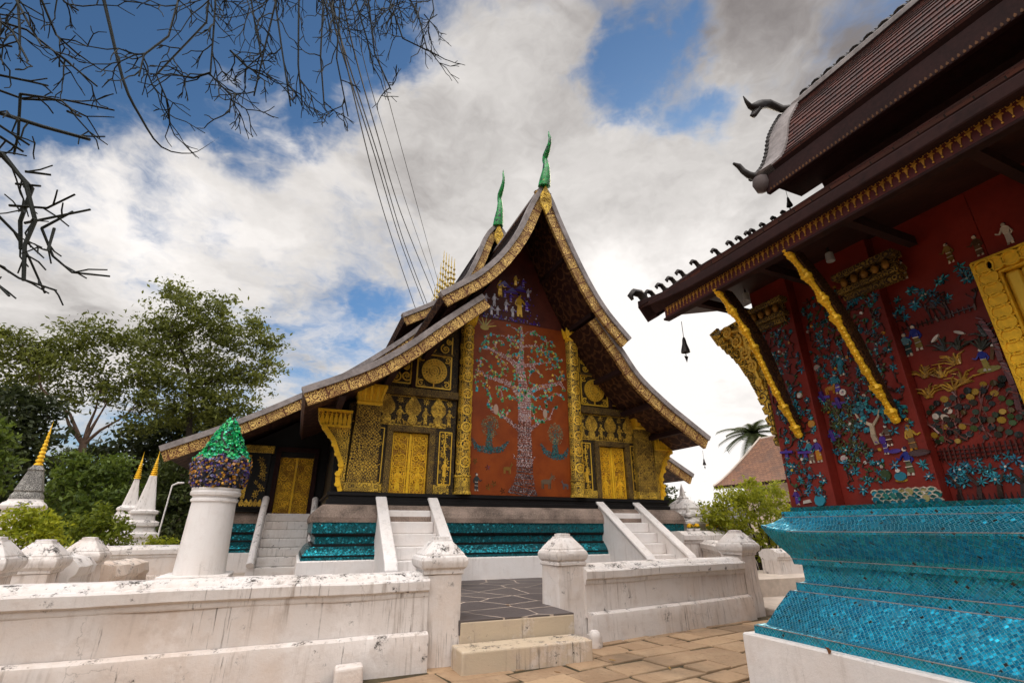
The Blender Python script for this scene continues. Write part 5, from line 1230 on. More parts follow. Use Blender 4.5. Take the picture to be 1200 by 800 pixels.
for y, z in ((3.25, 2.67), (3.17, 2.61), (3.13, 2.51), (3.06, 2.59), (3.11, 2.24), (3.01, 2.24), (3.11, 2.11), (3.22, 2.30), (3.2, 2.45), (3.05, 2.42)):
    for q in range(4): R.star(y+rng.uniform(-.05, .05), z+rng.uniform(-.05, .05), .05, 6, (.07, .09, .03), .010)
R.stroke([(2.85, 2.23), (2.86, 2.32), (2.85, 2.41), (2.95, 2.48), (2.98, 2.56)], [.05, .04, .032, .02, .012], (.50, .40, .28), .014); R.stroke([(2.85, 2.40), (2.78, 2.47), (2.75, 2.54)], [.03, .02, .012], (.5, .4, .28), .013)
for cy, cz in ((2.88, 2.62), (2.86, 2.53), (2.93, 2.61), (2.66, 2.58), (2.67, 2.46), (2.93, 2.43), (2.72, 2.55), (2.6, 2.5)):
    for q in range(26):
        a, r = rng.uniform(0, 6.3), .075*sqrt(rng.random()); R.disc(cy+r*cos(a), cz+r*sin(a), rng.uniform(.010, .019), rand_shade(rng.choice((TEA, (.01, .14, .20), (.03, .3, .34), (.02, .09, .12))), .3), 5, rng.uniform(.010, .015))
R.animal(3.16, 2.79, .15, ORA, -1)
for y, z in ((3.04, 2.78), (3.19, 2.14), (3.24, 3.1)): R.disc(y, z, .034, WHT, 12, .014); R.disc(y, z, .015, (.5, .3, .3), 8, .02); R.stroke([(y, z-.03), (y+.01, z-.2)], .008, STEM)
for y, z in ((3.25, 2.78), (3.10, 2.68), (3.24, 2.37)): R.stroke([(y-.07, z-.01), (y+.07, z+.01)], .028, PURP, .014); R.stroke([(y, z-.05), (y+.01, z+.06)], .032, PURP, .016)
R.figure(2.56, 2.13, .24, YEL2, BRN, ORA, -1); R.figure(2.64, 1.93, .25, BLU, (.14, .14, .06)); R.figure(2.79, 2.13, .2, PURP, PURP); R.disc(2.72, 2.15, .055, PURP, 10, .014, .02); R.figure(2.74, 2.2, .2, BRN, (.10, .03, .02)); R.disc(2.53, 2.11, .09, (.06, .03, .03), 9, .012, .03)
R.disc(2.73, 1.93, .05, TEA, 10, .014, .04); R.disc(2.73, 1.895, .05, YEL2, 8, .015, .016); R.disc(2.74, 1.98, .018, WHT, 8, .016); R.disc(2.85, 1.95, .05, (.03, .07, .02), 8, .013); R.figure(3.08, 2.78, .22, TEA, PURP); R.figure(3.0, 2.95, .22, TEA, TEA)
for r_ in range(4):
    for k in range(9):
        y = 2.49+k*.058+(.029 if r_ % 2 else 0); z = 1.705+r_*.030
        if y < 2.985: R.disc(y, z, .034, rng.choice((TEA, (.01, .12, .13), (.02, .18, .16), (.45, .38, .15))), 10, .008+.003*(4-r_), .030); R.stroke([(y+.034*cos(t), z+.032*sin(t)) for t in (.2, .8, 1.57, 2.3, 2.94)], .010, (.55, .48, .38), .012+.003*(4-r_))
for k in range(6):
    c = [(2.46+rng.uniform(.05, .12), 2.7+k*.17)]; 
    for q in range(7): c.append((c[-1][0]+rng.uniform(-.05, .06), c[-1][1]+rng.uniform(-.03, .06)))
    R.stroke(c, .009, STEM, .012)
R.build('wall_mosaic', MOSAIC, chapel)
R = wallrel(WX[2])
R.figure(2.34, 3.02, .25, BLU, (.25, .18, .04)); R.figure(2.43, 2.99, .23, (.02, .10, .12), (.03, .08, .08)); R.figure(1.93, 2.70, .20, BLU, (.30, .24, .05)); R.disc(1.92, 2.71, .08, (.26, .22, .05), 10, .015, .025); R.stroke([(1.88, 2.78), (1.84, 2.88)], .02, BRN, .016); R.disc(1.835, 2.885, .022, WHT, 7, .018)
for y, z in ((2.38, 2.58), (2.25, 2.73), (2.37, 2.76), (2.11, 2.81), (2.11, 2.64), (2.2, 2.6)):
    for q in range(13):
        a = rng.uniform(.35, 2.8); L = rng.uniform(.09, .16); R.stroke([(y+rng.uniform(-.03, .03), z), (y+L*.6*cos(a), z+L*.7*sin(a)), (y+L*1.1*cos(a)+.02*cos(a), z+L*.8*sin(a))], [.012, .01, .004], rng.choice(((.38, .20, .02), (.5, .28, .03), (.25, .13, .02))), rng.uniform(.009, .014))
for y, z in ((2.16, 2.95), (2.07, 2.93), (1.92, 2.88), (1.87, 2.98)):
    for q in range(9):
        a = rng.uniform(.2, 2.9); L = rng.uniform(.09, .17); R.stroke([(y, z), (y+L*.5*cos(a), z+L*.7*sin(a)), (y+L*cos(a), z+L*.85*sin(a))], [.016, .014, .004], (.03, .03, .022), rng.uniform(.009, .014))
for y, z, a in ((2.20, 3.08, 2.4), (2.02, 3.07, .6)): R.disc(y, z, .045, WHT, 8, .016, .014, a)
for k in range(9):
    c = [(rng.uniform(1.85, 2.4), 2.18)]; a = rng.uniform(.9, 2.2)
    for q in range(8): a += rng.uniform(-.5, .5); c.append((c[-1][0]+.055*cos(a), c[-1][1]+.055*sin(a)))
    R.stroke(c, .011, (.16, .05, .04), .012)
used = []
for k in range(600):
    y, z = rng.uniform(1.80, 2.44), rng.uniform(2.17, 2.62)
    if z > 2.62-.4*max(0, y-2.1): continue
    if any(hypot(y-a, z-b) < .047 for a, b in used): continue
    used.append((y, z)); R.disc(y, z, rng.uniform(.020, .030), rng.choice((DRK, DRK, (.03, .05, .03), (.025, .03, .03), (.36, .22, .03), (.04, .08, .02), (.10, .07, .03))), 10, .015); R.stroke([(y, z), (y+.03, z-.04)], .006, (.15, .05, .04), .01)
for y, z in ((2.38, 2.41), (2.32, 2.39), (2.28, 2.44)): R.disc(y, z, .027, WHT, 10, .018)
for k in range(3): R.stroke([(2.455, 2.05+k*.034), (1.79, 2.03+k*.034)], .010, (.07, .02, .018), .012)
for k in range(20): R.stroke([(2.44-k*.034, 2.02), (2.43-k*.034, 2.14)], .009, (.07, .02, .018), .014)
for k in range(5):
    y = 2.40-k*.135; R.stroke([(y, 1.72), (y-.02, 1.82), (y+.03, 1.92)], [.035, .024, .014], (.05, .025, .02), .013); R.stroke([(y-.02, 1.82), (y-.07, 1.9)], .014, (.05, .025, .02), .013)
    for q in range(9): mosaic_star(R, y+rng.uniform(-.08, .08), rng.uniform(1.83, 2.02), .05)
for k in range(18): R.poly([(2.42-k*.035, 1.715), (2.405-k*.035, 1.715), (2.41-k*.035, 1.76)], (.06, .02, .02), .012)
tb = [(1.86, 3.12), (1.82, 2.95), (1.825, 2.75), (1.81, 2.55), (1.83, 2.35), (1.80, 2.2)]; R.stroke(tb, .035, (.10, .03, .03), .014)
for k in range(22):
    t = k/22*4.99; i = int(t); p = tb[i]; q = tb[i+1]; f = t-i; R.stroke([(p[0]+(q[0]-p[0])*f-.02, p[1]+(q[1]-p[1])*f), (p[0]+(q[0]-p[0])*f+.02, p[1]+(q[1]-p[1])*f+.03)], .010, (.20, .06, .06), .022)
for y, z in ((2.44, 3.50), (2.30, 3.57), (2.17, 3.55), (2.02, 3.57), (2.05, 3.45), (1.83, 3.52), (1.81, 3.6), (2.4, 3.4), (2.25, 3.46)):
    for q in range(3): mosaic_star(R, y+rng.uniform(-.06, .06), z+rng.uniform(-.05, .05), .055)
for k in range(8): branchy(R, rng.uniform(1.85, 2.4), 3.22, .25, STEM, None, 4, .08)
for k in range(14): R.stroke([(2.42-k*.04, 3.22), (2.42-k*.04, 3.28)], .008, STEM, .012)
R.stroke([(2.44, 3.25), (1.86, 3.25)], .009, STEM, .010)
for y, z, c in ((2.27, 3.72, (.3, .2, .06)), (1.7, 3.66, BRN), (1.9, 3.70, (.25, .16, .05)), (1.5, 3.66, WHT), (1.2, 3.68, BLU), (.9, 3.66, YEL2)): R.figure(y, z, .2, c, c)
R.build('wall_mosaic', MOSAIC, chapel)
tag(MB().prism([(0, 0), (.02, .018), (.05, .02), (.035, -.005), (.03, -.03), (.01, -.02)], 'x', 0, .004).build('dry_leaf', plain('dry_leaf', (.16, .06, .02), .7), None, (0, 0, 0)), 'curled brown dry leaf caught on the rim of the white chapel plinth', 'leaf').location = (4.402, 3.35, .515)
# --- things that hang under the eaves
def bell(x, y, z, drop, s_, label, group='wind bells under the eaves'):
    t = thing('wind_bell', label, 'bell', (x, y, z-drop), group)
    MB().tube([(x, y, z), (x, y, z-drop)], .004, 5).build('cord', CABLE, t)
    MB().lathe([(.008, .0), (.018, -.01), (.03, -.06), (.036, -.10), (.055, -.17), (.058, -.20), (.05, -.20), (0, -.17)], (x, y, z-drop), 12).v
    m = MB().lathe([(0, .01), (.012*s_, 0), (.022*s_, -.03*s_), (.030*s_, -.09*s_), (.052*s_, -.17*s_), (.056*s_, -.20*s_), (.045*s_, -.20*s_), (0, -.16*s_)], (x, y, z-drop), 12); m.build('bell_body', BRONZE, t, smooth=50)
    m = MB(); m.tube([(x, y, z-drop-.15*s_), (x, y, z-drop-.25*s_)], .006*s_, 5); m.prism([(x-.03*s_, z-drop-.25*s_), (x+.03*s_, z-drop-.25*s_), (x, z-drop-.33*s_)], 'y', y-.003, y+.003); m.build('clapper', BRONZE, t)
bell(4.20, 4.34, 3.96, .22, 1.0, 'dark bell hanging on a pale cord from the near corner of the red chapel eave')
bell(6.95, 4.36, 6.9, .16, .9, 'small dark bell under the upper roof corner of the red chapel')
bell(9.75, 9.96, 3.42, .22, .8, 'tiny bell hanging from the right lower eave of the dark temple', 'wind bells under the eaves')
for (x, y, z, lab) in ((5.2, 1.5, 4.25, 'small grey spotlight under the chapel eave above the gilded window'), (4.6, 2.62, 4.1, 'small grey spotlight under the chapel eave beside the middle bracket'), (4.55, 3.62, 4.1, 'small grey spotlight under the chapel eave above the far bracket')):
    t = thing('spotlight', lab, 'spotlight', (x, y, z), 'spotlights under the chapel eave')
    MB().lathe([(.022, 0), (.035, -.01), (.04, -.10), (.034, -.105), (0, -.09)], (x, y, z), 12).build('lamp_body', plain('spot_grey', (.25, .25, .26), .5), t, smooth=40)
    MB().tube([(x, y, z-.005), (x, y, z+.06)], .012, 6).build('mounting_arm', BRONZE, t)

# ================================================================== vegetation
def leaves(m, blobs, per, size, rng, clump=.28, shell=.55, droop=.2, flat=1.):
    """leaf-sized quads in small clumps spread through each blob"""
    for (x, y, z, r) in blobs:
        nc = max(3, int(per*r*r))
        for _ in range(nc):
            d = Vector((rng.gauss(0, 1), rng.gauss(0, 1), rng.gauss(0, 1))).normalized()*r*(shell+(1-shell)*rng.random())*rng.uniform(.75, 1.12)
            c = Vector((x+d.x, y+d.y, z+d.z*.85)); cr = clump*rng.uniform(.5, 1.3)
            for _ in range(rng.randint(12, 24)):
                q = c+Vector((rng.gauss(0, cr), rng.gauss(0, cr), rng.gauss(0, cr*.6)))
                a = Vector((rng.gauss(0, 1), rng.gauss(0, 1), rng.gauss(0, 1)-droop)).normalized(); n = Vector((rng.gauss(0, 1), rng.gauss(0, 1), rng.gauss(.6, 1))).normalized()
                b = a.cross(n)
                if b.length < .1: continue
                b.normalize(); s_ = size*rng.uniform(.5, 1.6)
                m.face([q-a*s_, q+b*s_*.42, q+a*s_, q-b*s_*.42])
def limbs_to(m, root, blobs, r0, rng, k=.35):
    blobs = blobs[::2] if len(blobs) < 18 else blobs[::4]
    for (x, y, z, r) in blobs:
        a = Vector(root); b = Vector((x, y, z)); L = (b-a).length
        mid = a+(b-a)*.5+Vector((rng.uniform(-.1, .1)*L, rng.uniform(-.1, .1)*L, .06*L)); q = a+(b-a)*.25+Vector((0, 0, .05*L))
        m.tube([a, q, mid, a+(b-a)*.8+Vector((0, 0, .03*L)), b], [r0, r0*.75, r0*.5, r0*.3, r0*.1], 6)
        for _ in range(4):
            e = b+Vector((rng.gauss(0, 1), rng.gauss(0, 1), rng.gauss(.3, 1))).normalized()*r*.9; m.tube([mid+(b-mid)*rng.uniform(.3, .9), (b+e)/2+Vector((0, 0, .1*r)), e], [r0*.22, r0*.14, r0*.04], 5)
def tree(name, label, cat, loc, blobs, leaf, bark, trunk, r0, per, size, seed, group='trees behind the temple', root=None, clump=.28, shell=.55, limb_r=.4):
    rng = random.Random(seed); t = thing(name, label, cat, loc, group)
    m = MB()
    n = len(trunk); m.tube(trunk, [r0*(1-.45*i/(n-1)) for i in range(n)], 9)
    limbs_to(m, root or trunk[-1], blobs, r0*limb_r, rng)
    jitter(m, r0*.12, seed); m.build('trunk', bark, t, smooth=60)
    m = MB(); leaves(m, blobs, per, size, rng, clump, shell); m.build('crown', leaf, t)
    return t
TALL = [(-7.82, 29.0, 13.44, 1.22), (-8.0, 29.4, 11.62, 1.46), (-6.34, 28.6, 12.15, 1.6), (-8.0, 28.7, 9.93, 1.34), (-6.28, 29.4, 9.92, 1.83), (-4.45, 28.6, 10.93, 1.33), (-3.73, 29.3, 9.28, 1.69), (-3.03, 29.0, 11.4, 1.17), (-2.54, 28.8, 9.94, 0.87), (-3.68, 29.3, 12.51, 1.0), (-5.69, 29.0, 13.05, 1.06), (-5.66, 29.0, 7.88, 1.79), (-7.24, 28.5, 8.17, 1.14), (-3.83, 29.2, 7.6, 1.55), (-8.75, 29.0, 10.77, .62), (-5.0, 29.2, 9.0, 1.3), (-7.2, 29.0, 11.0, 1.2), (-6.6, 29.3, 6.8, 1.2), (-4.6, 29, 6.6, 1.2), (-5.2, 29, 11.6, 1.1)]
tree('broadleaf_tree', 'tallest tree behind the stupas with a high open olive crown against the sky', 'tree', (-5.2, 29, .4), TALL, LEAF_A, BARKD, [(-5.2, 29, .3), (-5.3, 29, 3), (-5.6, 29, 6), (-6.0, 29, 8.2)], .22, 34, .10, 31, clump=.24, shell=.25, limb_r=.3)
LEFT = [(-12.14, 27.0, 8.89, 1.14), (-11.09, 27.3, 9.46, 1.02), (-9.92, 26.8, 9.85, 1.12), (-8.76, 27.0, 9.81, .98), (-12.04, 27.4, 7.52, 1.04), (-11.01, 26.7, 8.03, 1.0), (-9.71, 27.0, 8.4, .95), (-8.2, 27.2, 8.17, .88), (-7.26, 27.0, 7.03, .8), (-13.01, 27.0, 9.37, .9), (-13.6, 27, 8.2, 1.1), (-9.91, 27.0, 6.77, .5), (-8.59, 27.0, 7.1, .8), (-7.6, 27.3, 8.6, .9), (-10.6, 27.5, 7.2, .8), (-12.6, 27.2, 6.6, .9), (-9.2, 27.4, 7.7, .8), (-11.6, 27.4, 8.7, .9), (-7.4, 27.5, 6.1, .8)]
lt = tree('broadleaf_tree', 'spreading tree with a pale forked trunk and flat airy crown at the far left', 'tree', (-8.7, 27, .4), LEFT, LEAF_A, BARK, [(-8.5, 27, .3), (-8.65, 27, 2.2), (-8.95, 27, 4.02), (-9.06, 27, 4.93)], .24, 46, .09, 32, root=(-9.06, 27, 4.9), clump=.28, shell=.3, limb_r=.36)
DARKL = [(-11.06, 25.0, 5.85, 1.15), (-10.92, 25.4, 4.52, 1.19), (-10.09, 25.0, 4.74, .94), (-10.25, 25.5, 6.0, .83), (-10.23, 24.6, 3.43, 1.11), (-9.38, 25.0, 3.62, .67), (-12, 25, 5, 1.3), (-11.6, 25, 3.2, 1.3), (-10.6, 25.6, 2, 1.3), (-9, 25.6, 2.2, 1.1)]
tree('evergreen_tree', 'dark dense evergreen at the left edge below the spreading crown', 'tree', (-10.6, 25, .4), DARKL, LEAF_B, BARKD, [(-10.6, 25, .3), (-10.6, 25, 3)], .25, 60, .11, 33, clump=.25)
MID = [(-7.13, 22.0, 3.12, .78), (-6.35, 22.3, 3.45, .74), (-7.57, 22.0, 2.54, .65), (-6.55, 21.7, 2.28, .78), (-5.64, 22.0, 2.59, .55), (-7.52, 22.0, 3.69, .5), (-7.0, 22.3, 1.5, .8), (-5.9, 22.2, 1.6, .7)]
tree('small_tree', 'rounded mid-green tree between the stupas, in front of the pale forked trunk', 'tree', (-6.8, 22, .44), MID, LEAF_D, BARKD, [(-6.8, 22, .4), (-6.8, 22, 1.8)], .14, 95, .085, 34, clump=.18)
DARKR = [(-7.01, 32.0, 6.27, 1.61), (-5.49, 32.0, 6.86, 1.66), (-7.38, 32.0, 4.41, 1.65), (-5.93, 32.0, 4.02, 1.68), (-4.12, 32.0, 6.47, 1.38), (-8.45, 32.0, 5.71, 1.2), (-6.61, 32.0, 2.68, 1.4), (-5.16, 32.0, 2.27, 1.4), (-4.0, 32, 4.2, 1.5), (-8.6, 32, 3.4, 1.5), (-2.8, 32, 5.2, 1.3), (-8, 32, 1.8, 1.2), (-10.4, 33, 4.6, 1.5), (-10.2, 33, 2.6, 1.5)]
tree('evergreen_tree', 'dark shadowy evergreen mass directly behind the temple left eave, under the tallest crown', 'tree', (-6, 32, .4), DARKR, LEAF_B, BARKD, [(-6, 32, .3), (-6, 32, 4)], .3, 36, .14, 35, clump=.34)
tree('small_tree', 'bright green leafy tree just entering the left edge of the picture', 'tree', (-8.4, 18, .44), [(-7.95, 18.0, 3.67, .43), (-7.75, 18.0, 3.11, .47), (-7.7, 18.0, 2.54, .40), (-8.5, 18, 3.3, .7), (-8.4, 18, 2.4, .6), (-8.3, 18, 4.1, .5)], LEAF_D, BARKD, [(-8.4, 18, .4), (-8.4, 18, 2)], .1, 110, .075, 36, clump=.13)
tree('small_tree', 'dark green tree seen past the right corner of the dark temple', 'tree', (19.7, 24, .44), [(19.66, 24.0, 3.4, .7), (19.9, 24.0, 2.6, .75), (19.3, 24.2, 2.2, .7), (20.1, 24, 1.6, .8)], LEAF_B, BARKD, [(19.7, 24, .4), (19.7, 24, 2)], .12, 80, .09, 37, clump=.2)
def bush(label, loc, blobs, leaf, seed, per=150, size=.045, clump=.085, group='clipped shrubs by the terrace'):
    rng = random.Random(seed); t = thing('garden_shrub', label, 'shrub', loc, group)
    m = MB()
    for (x, y, z, r) in blobs: m.tube([(loc[0]+(x-loc[0])*.3, loc[1], loc[2]), ((x+loc[0])/2, y, (z+loc[2])/2+.1), (x, y, z)], [.03, .022, .008], 5)
    m.build('stems', BARKD, t, smooth=60)
    m = MB(); leaves(m, blobs, per, size, rng, clump, .5, .0); m.build('foliage', leaf, t)
bush('broad yellow-green shrub at the far left, above the capped posts', (-4.8, 13, .44), [(-5.09, 13.0, 1.5, .28), (-4.78, 13.2, 1.55, .29), (-4.45, 13.0, 1.44, .25), (-4.84, 12.9, 1.28, .27), (-4.49, 13.0, 1.19, .25), (-5.3, 13.0, 1.24, .3), (-4.22, 13.0, 1.28, .15), (-5.6, 13, 1.6, .3), (-5.0, 13.1, 1.72, .27), (-4.6, 13.1, 1.66, .25), (-4.9, 13, .9, .35), (-4.5, 13, .85, .3), (-5.4, 13, .85, .35)], LEAF_C, 41, 260)
bush('rounded darker green shrub beside the yellow-green one, left of the twin stupas', (-4.1, 14.5, .44), [(-4.43, 14.5, 1.5, .31), (-4.03, 14.5, 1.5, .35), (-4.1, 14.4, 1.14, .36), (-4.49, 14.5, 1.15, .25), (-3.67, 14.5, 1.25, .3), (-4.2, 14.5, 1.72, .32), (-3.8, 14.5, 1.5, .32), (-4.1, 14.5, .8, .36), (-3.7, 14.5, .8, .3)], foliage('leaf_bush_olive', (.04, .08, .008), (.24, .27, .02), .45), 42, 250)
bush('low bright shrub at the foot of the twin stupas, behind the lotus pillar', (-3.1, 16, .44), [(-3.38, 16.0, 1.12, .18), (-3.05, 16.0, 1.13, .2), (-2.89, 16.0, 1.04, .18), (-3.2, 16, .8, .25), (-2.7, 16, .8, .2)], LEAF_C, 43, 380)
bush('tall gold-green bush against the white house on the right', (12, 10.5, .1), [(10.9, 10.5, 2.0, .5), (11.7, 10.4, 2.38, .55), (12.62, 10.5, 2.34, .55), (11.2, 10.6, 2.35, .35), (10.45, 10.7, 1.9, .35), (11.99, 10.3, 1.75, .5), (12.97, 10.5, 1.9, .42), (10.55, 10.6, 1.5, .4), (11.31, 10.5, 1.5, .33), (12.23, 10.5, 1.34, .36), (13.26, 10.5, 1.96, .2), (10.67, 10.5, 1.67, .18), (11.7, 10.5, 1.1, .36), (12.6, 10.5, 1.2, .36), (11.4, 10.5, 2.2, .2), (12.2, 10.6, 2.45, .2), (11.1, 10.5, 1.1, .3), (12.0, 10.5, .6, .4)], LEAF_E, 44, 190, .05, .09)
tree('small_tree', 'shadowed leafy tree between the lamp pole and the temple eave, behind the lotus pillar', 'tree', (-4.2, 23, .44), [(-4.6, 23, 3.6, .8), (-3.6, 23, 3.3, .8), (-4.3, 23, 2.5, .9), (-3.3, 23.3, 2.3, .8), (-5.0, 23, 2.0, .8), (-4, 23, 1.4, .9), (-2.9, 23, 1.4, .8), (-5.2, 23.4, 3.0, .7), (-4.1, 23.3, 4.3, .7)], foliage('leaf_deep_green', (.014, .026, .007), (.085, .105, .02), .35), BARKD, [(-4.2, 23, .4), (-4.2, 23, 2)], .1, 90, .085, 38, clump=.2)
# palm behind the house
pt = thing('palm_tree', 'palm tree with drooping fronds above the brown tiled roof of the white house', 'palm tree', (28.0, 24, .1))
MB().tube([(28.2, 24, 0), (28.3, 24, 3), (28.1, 24, 6), (28.2, 24, 7.5)], [.22, .18, .16, .18], 10).build('trunk', BARKD, pt, smooth=60)
rng = random.Random(8)
for k in range(26):
    a = 2*pi*k/26+rng.uniform(-.15, .15); el = rng.uniform(-.1, 1.15); L = rng.uniform(1.9, 2.5); pts = []; m = MB()
    for i in range(9):
        t = i/8; pts.append(Vector((28.2+L*t*cos(a)*cos(el*(1-t*.5)), 24+L*t*sin(a)*cos(el*(1-t*.5)), 7.5+L*t*sin(el)-1.1*L*.5*t*t)))
    m.tube(pts, [.03-.003*i for i in range(9)], 5)
    for i in range(1, 9):
        for q in range(3):
            p = pts[i-1]+(pts[i]-pts[i-1])*(q/3); d = (pts[i]-pts[i-1]).normalized(); s_ = d.cross(Vector((0, 0, 1))).normalized()
            for sd in (-1, 1):
                l = .62*(1-.5*abs(i/8-.45)); e = p+s_*sd*l*.75+d*l*.5+Vector((0, 0, -.3*l)); m.face([p-d*.05, p+d*.06, e])
    m.build('frond', LEAF_P, pt)

# ================================================================== stupas, jars and far buildings
SPECK = stencil('speckled_mosaic', (.07, .065, .06), 22, rings=14, thr=.2, rnd=1., gold=(.42, .40, .36))
def stupa(x, y, z0, base_r, body, gold, label, lean=0):
    t = thing('stupa', label, 'stupa', (x, y, z0), 'small stupas in the garden on the left')
    m = MB().lathe([(r, z-z0) for r, z in body], (x, y, z0), 40, sq=8, rot=.25); jitter(m, .008, int(x*7)); b = m.build('stupa_body', WHITET, t, smooth=30)
    g_ = MB(); q = []; (r0, z) = gold[0]; (r1, z1) = gold[1]; n = 9
    for i in range(n):
        f = i/n; r = r0+(r1-r0)*f; d = (z1-z)/n; q += [(r*.8, z+i*d-z0), (r*1.15, z+i*d+d*.3-z0), (r*1.1, z+i*d+d*.6-z0), (r*.65, z+i*d+d*.9-z0)]
    q += [(.012, z1+.1-z0), (0, z1+.3-z0)]; g_.lathe(q, (x, y, z0), 12).build('gilded_spire', YELLOW, t, smooth=40)
    return t, b
t, b = stupa(-6.5, 17, .44, .5, [(.50, .44), (.50, 1.5), (.44, 1.55), (.36, 1.75), (.36, 1.92), (.43, 1.96), (.44, 2.02), (.39, 2.10), (.33, 2.14), (.31, 2.20), (.29, 2.21)], [(.085, 3.02), (.02, 3.95)], 'grey speckled stupa with a tall gilded spire at the far left above the shrubs')
MB().lathe([(.32, 2.19), (.31, 2.28), (.26, 2.36), (.28, 2.40), (.26, 2.46), (.20, 2.70), (.15, 2.90), (.17, 2.93), (.11, 3.0), (.10, 3.04)], (-6.5, 17, 0), 40, sq=8, rot=.25).build('mosaic_drum', SPECK, t, smooth=30)
stupa(-4.75, 19, .44, .4, [(.45, .44), (.45, 1.4), (.36, 1.5), (.34, 1.7), (.38, 1.74), (.38, 1.82), (.30, 1.88), (.27, 1.98), (.31, 2.0), (.31, 2.06), (.20, 2.14), (.15, 2.40), (.09, 2.75), (.06, 2.95)], [(.085, 2.92), (.02, 3.5)], 'slimmer white stupa with gold tip, left one of the twin pair beside the lotus pillar')
stupa(-4.0, 17.5, .44, .45, [(.52, .44), (.52, .95), (.46, 1.0), (.42, 1.1), (.42, 1.22), (.48, 1.26), (.48, 1.34), (.38, 1.4), (.34, 1.52), (.42, 1.56), (.42, 1.64), (.30, 1.70), (.29, 1.84), (.35, 1.88), (.35, 1.94), (.25, 1.98), (.20, 2.25), (.14, 2.6), (.09, 2.92)], [(.085, 2.9), (.02, 3.42)], 'taller tiered white stupa with gold tip, right one of the twin pair')
t = thing('garden_lamp', 'thin white leaning lamp pole between the twin stupas and the lotus pillar', 'lamp', (-3.39, 17, .44))
MB().tube([(-3.45, 17, .44), (-3.38, 17, 2.64)], [.025, .02], 8).build('pole', WHITEC, t); MB().tube([(-3.38, 17, 2.63), (-3.25, 17, 2.70), (-3.1, 17, 2.71)], [.02, .03, .022], 8).build('lamp_head', WHITEC, t, smooth=60)
# white shrine stupa on the right with an arched niche
t = thing('shrine', 'small white shrine with an arched niche and pointed spire beyond the right wall', 'shrine', (10.35, 11.6, .44))
SX, SY = 10.35, 11.6
m = MB(); 
arch = [(SX-.48, .44), (SX-.48, 1.62), (SX+.48, 1.62), (SX+.48, .44), (SX+.25, .44), (SX+.25, 1.12)]+[(SX+.25*cos(a), 1.12+.25*sin(a)) for a in [pi*k/8 for k in range(1, 8)]]+[(SX-.25, 1.12), (SX-.25, .44)]
MB().prism(arch, 'y', SY-.45, SY+.1).build('niche_wall', WHITET, t, bevel=.012); MB().box(SX-.47, SX+.47, SY+.101, SY+.45, .44, 1.61).build('shrine_base', WHITET, t)
m = MB().lathe([(.62, 1.60), (.62, 1.66), (.54, 1.70), (.46, 1.78), (.50, 1.82), (.50, 1.87), (.42, 1.90), (.36, 1.98), (.38, 2.02), (.34, 2.06), (.30, 2.14), (.20, 2.22), (.12, 2.28), (.13, 2.31), (.07, 2.36), (.05, 2.5), (.0, 2.72)], (SX, SY, 0), 40, sq=7, rot=.2); jitter(m, .012, 2); m.build('shrine_roof', WHITET, t, smooth=35)
for k in range(4):
    a = k*pi/2+.2+pi/4; MB().lathe([(.09, 1.78), (.10, 1.84), (.05, 1.9), (.06, 1.95), (.0, 2.12)], (SX+.62*cos(a), SY+.62*sin(a), 0), 10).build('corner_finial', WHITET, t, smooth=40)
low_wall('garden_wall', 'mouldy white wall carrying a row of white pots with yellow flowers', (9.0, 10.55), (12.1, 10.95), 'whitewashed walls round the temple terrace', .32, 30, 11, 1.1)
low_wall('garden_wall', 'short low white wall in front of the gold-green bush at right', (11.0, 9.55), (13.6, 9.75), 'whitewashed walls round the temple terrace', .06, 26, 12, .95)
low_wall('garden_wall', 'white wall stub at the back corner of the right yard, nearest the turquoise base', (8.35, 8.1), (9.9, 10.3), 'whitewashed walls round the temple terrace', .22, 26, 13, 1.0)
rng = random.Random(77); JL = ['leftmost white pot of yellow flowers on the mouldy garden wall', 'second white pot of yellow flowers from the left on the garden wall', 'third white pot of yellow flowers from the left on the garden wall', 'middle white pot of yellow flowers on the garden wall', 'third white pot of yellow flowers from the right on the garden wall', 'second white pot of yellow flowers from the right on the garden wall', 'rightmost white pot of yellow flowers on the garden wall']
for i, x in enumerate((9.60, 9.86, 10.33, 10.63, 10.94, 11.14, 11.40)):
    y = 10.55+(x-9)*.129; z = 1.26 if i not in (2,) else 1.26
    t = thing('flower_pot', JL[i], 'flower pot', (x, y, z), 'pots of yellow flowers on the wall')
    MB().lathe([(.07, 0), (.085, .04), (.075, .19), (.09, .21), (.085, .22), (0, .2)], (x, y, z), 14).build('pot', WHITEC, t, smooth=40)
    m = MB(); leaves(m, [(x, y, z+.25, .07)], 900, .028, rng, .03, .3); m.build('leaves', LEAF_D, t)
    m = MB()
    for k in range(70):
        d = Vector((rng.gauss(0, 1), rng.gauss(0, 1), abs(rng.gauss(0, 1)))).normalized()*.075; c = Vector((x, y, z+.27))+d; n = d.normalized(); u_ = n.orthogonal().normalized(); v_ = n.cross(u_)
        m.face([c+(u_*cos(q*pi/3)+v_*sin(q*pi/3))*.026 for q in range(6)])
    m.build('flower_head', PETAL, t)
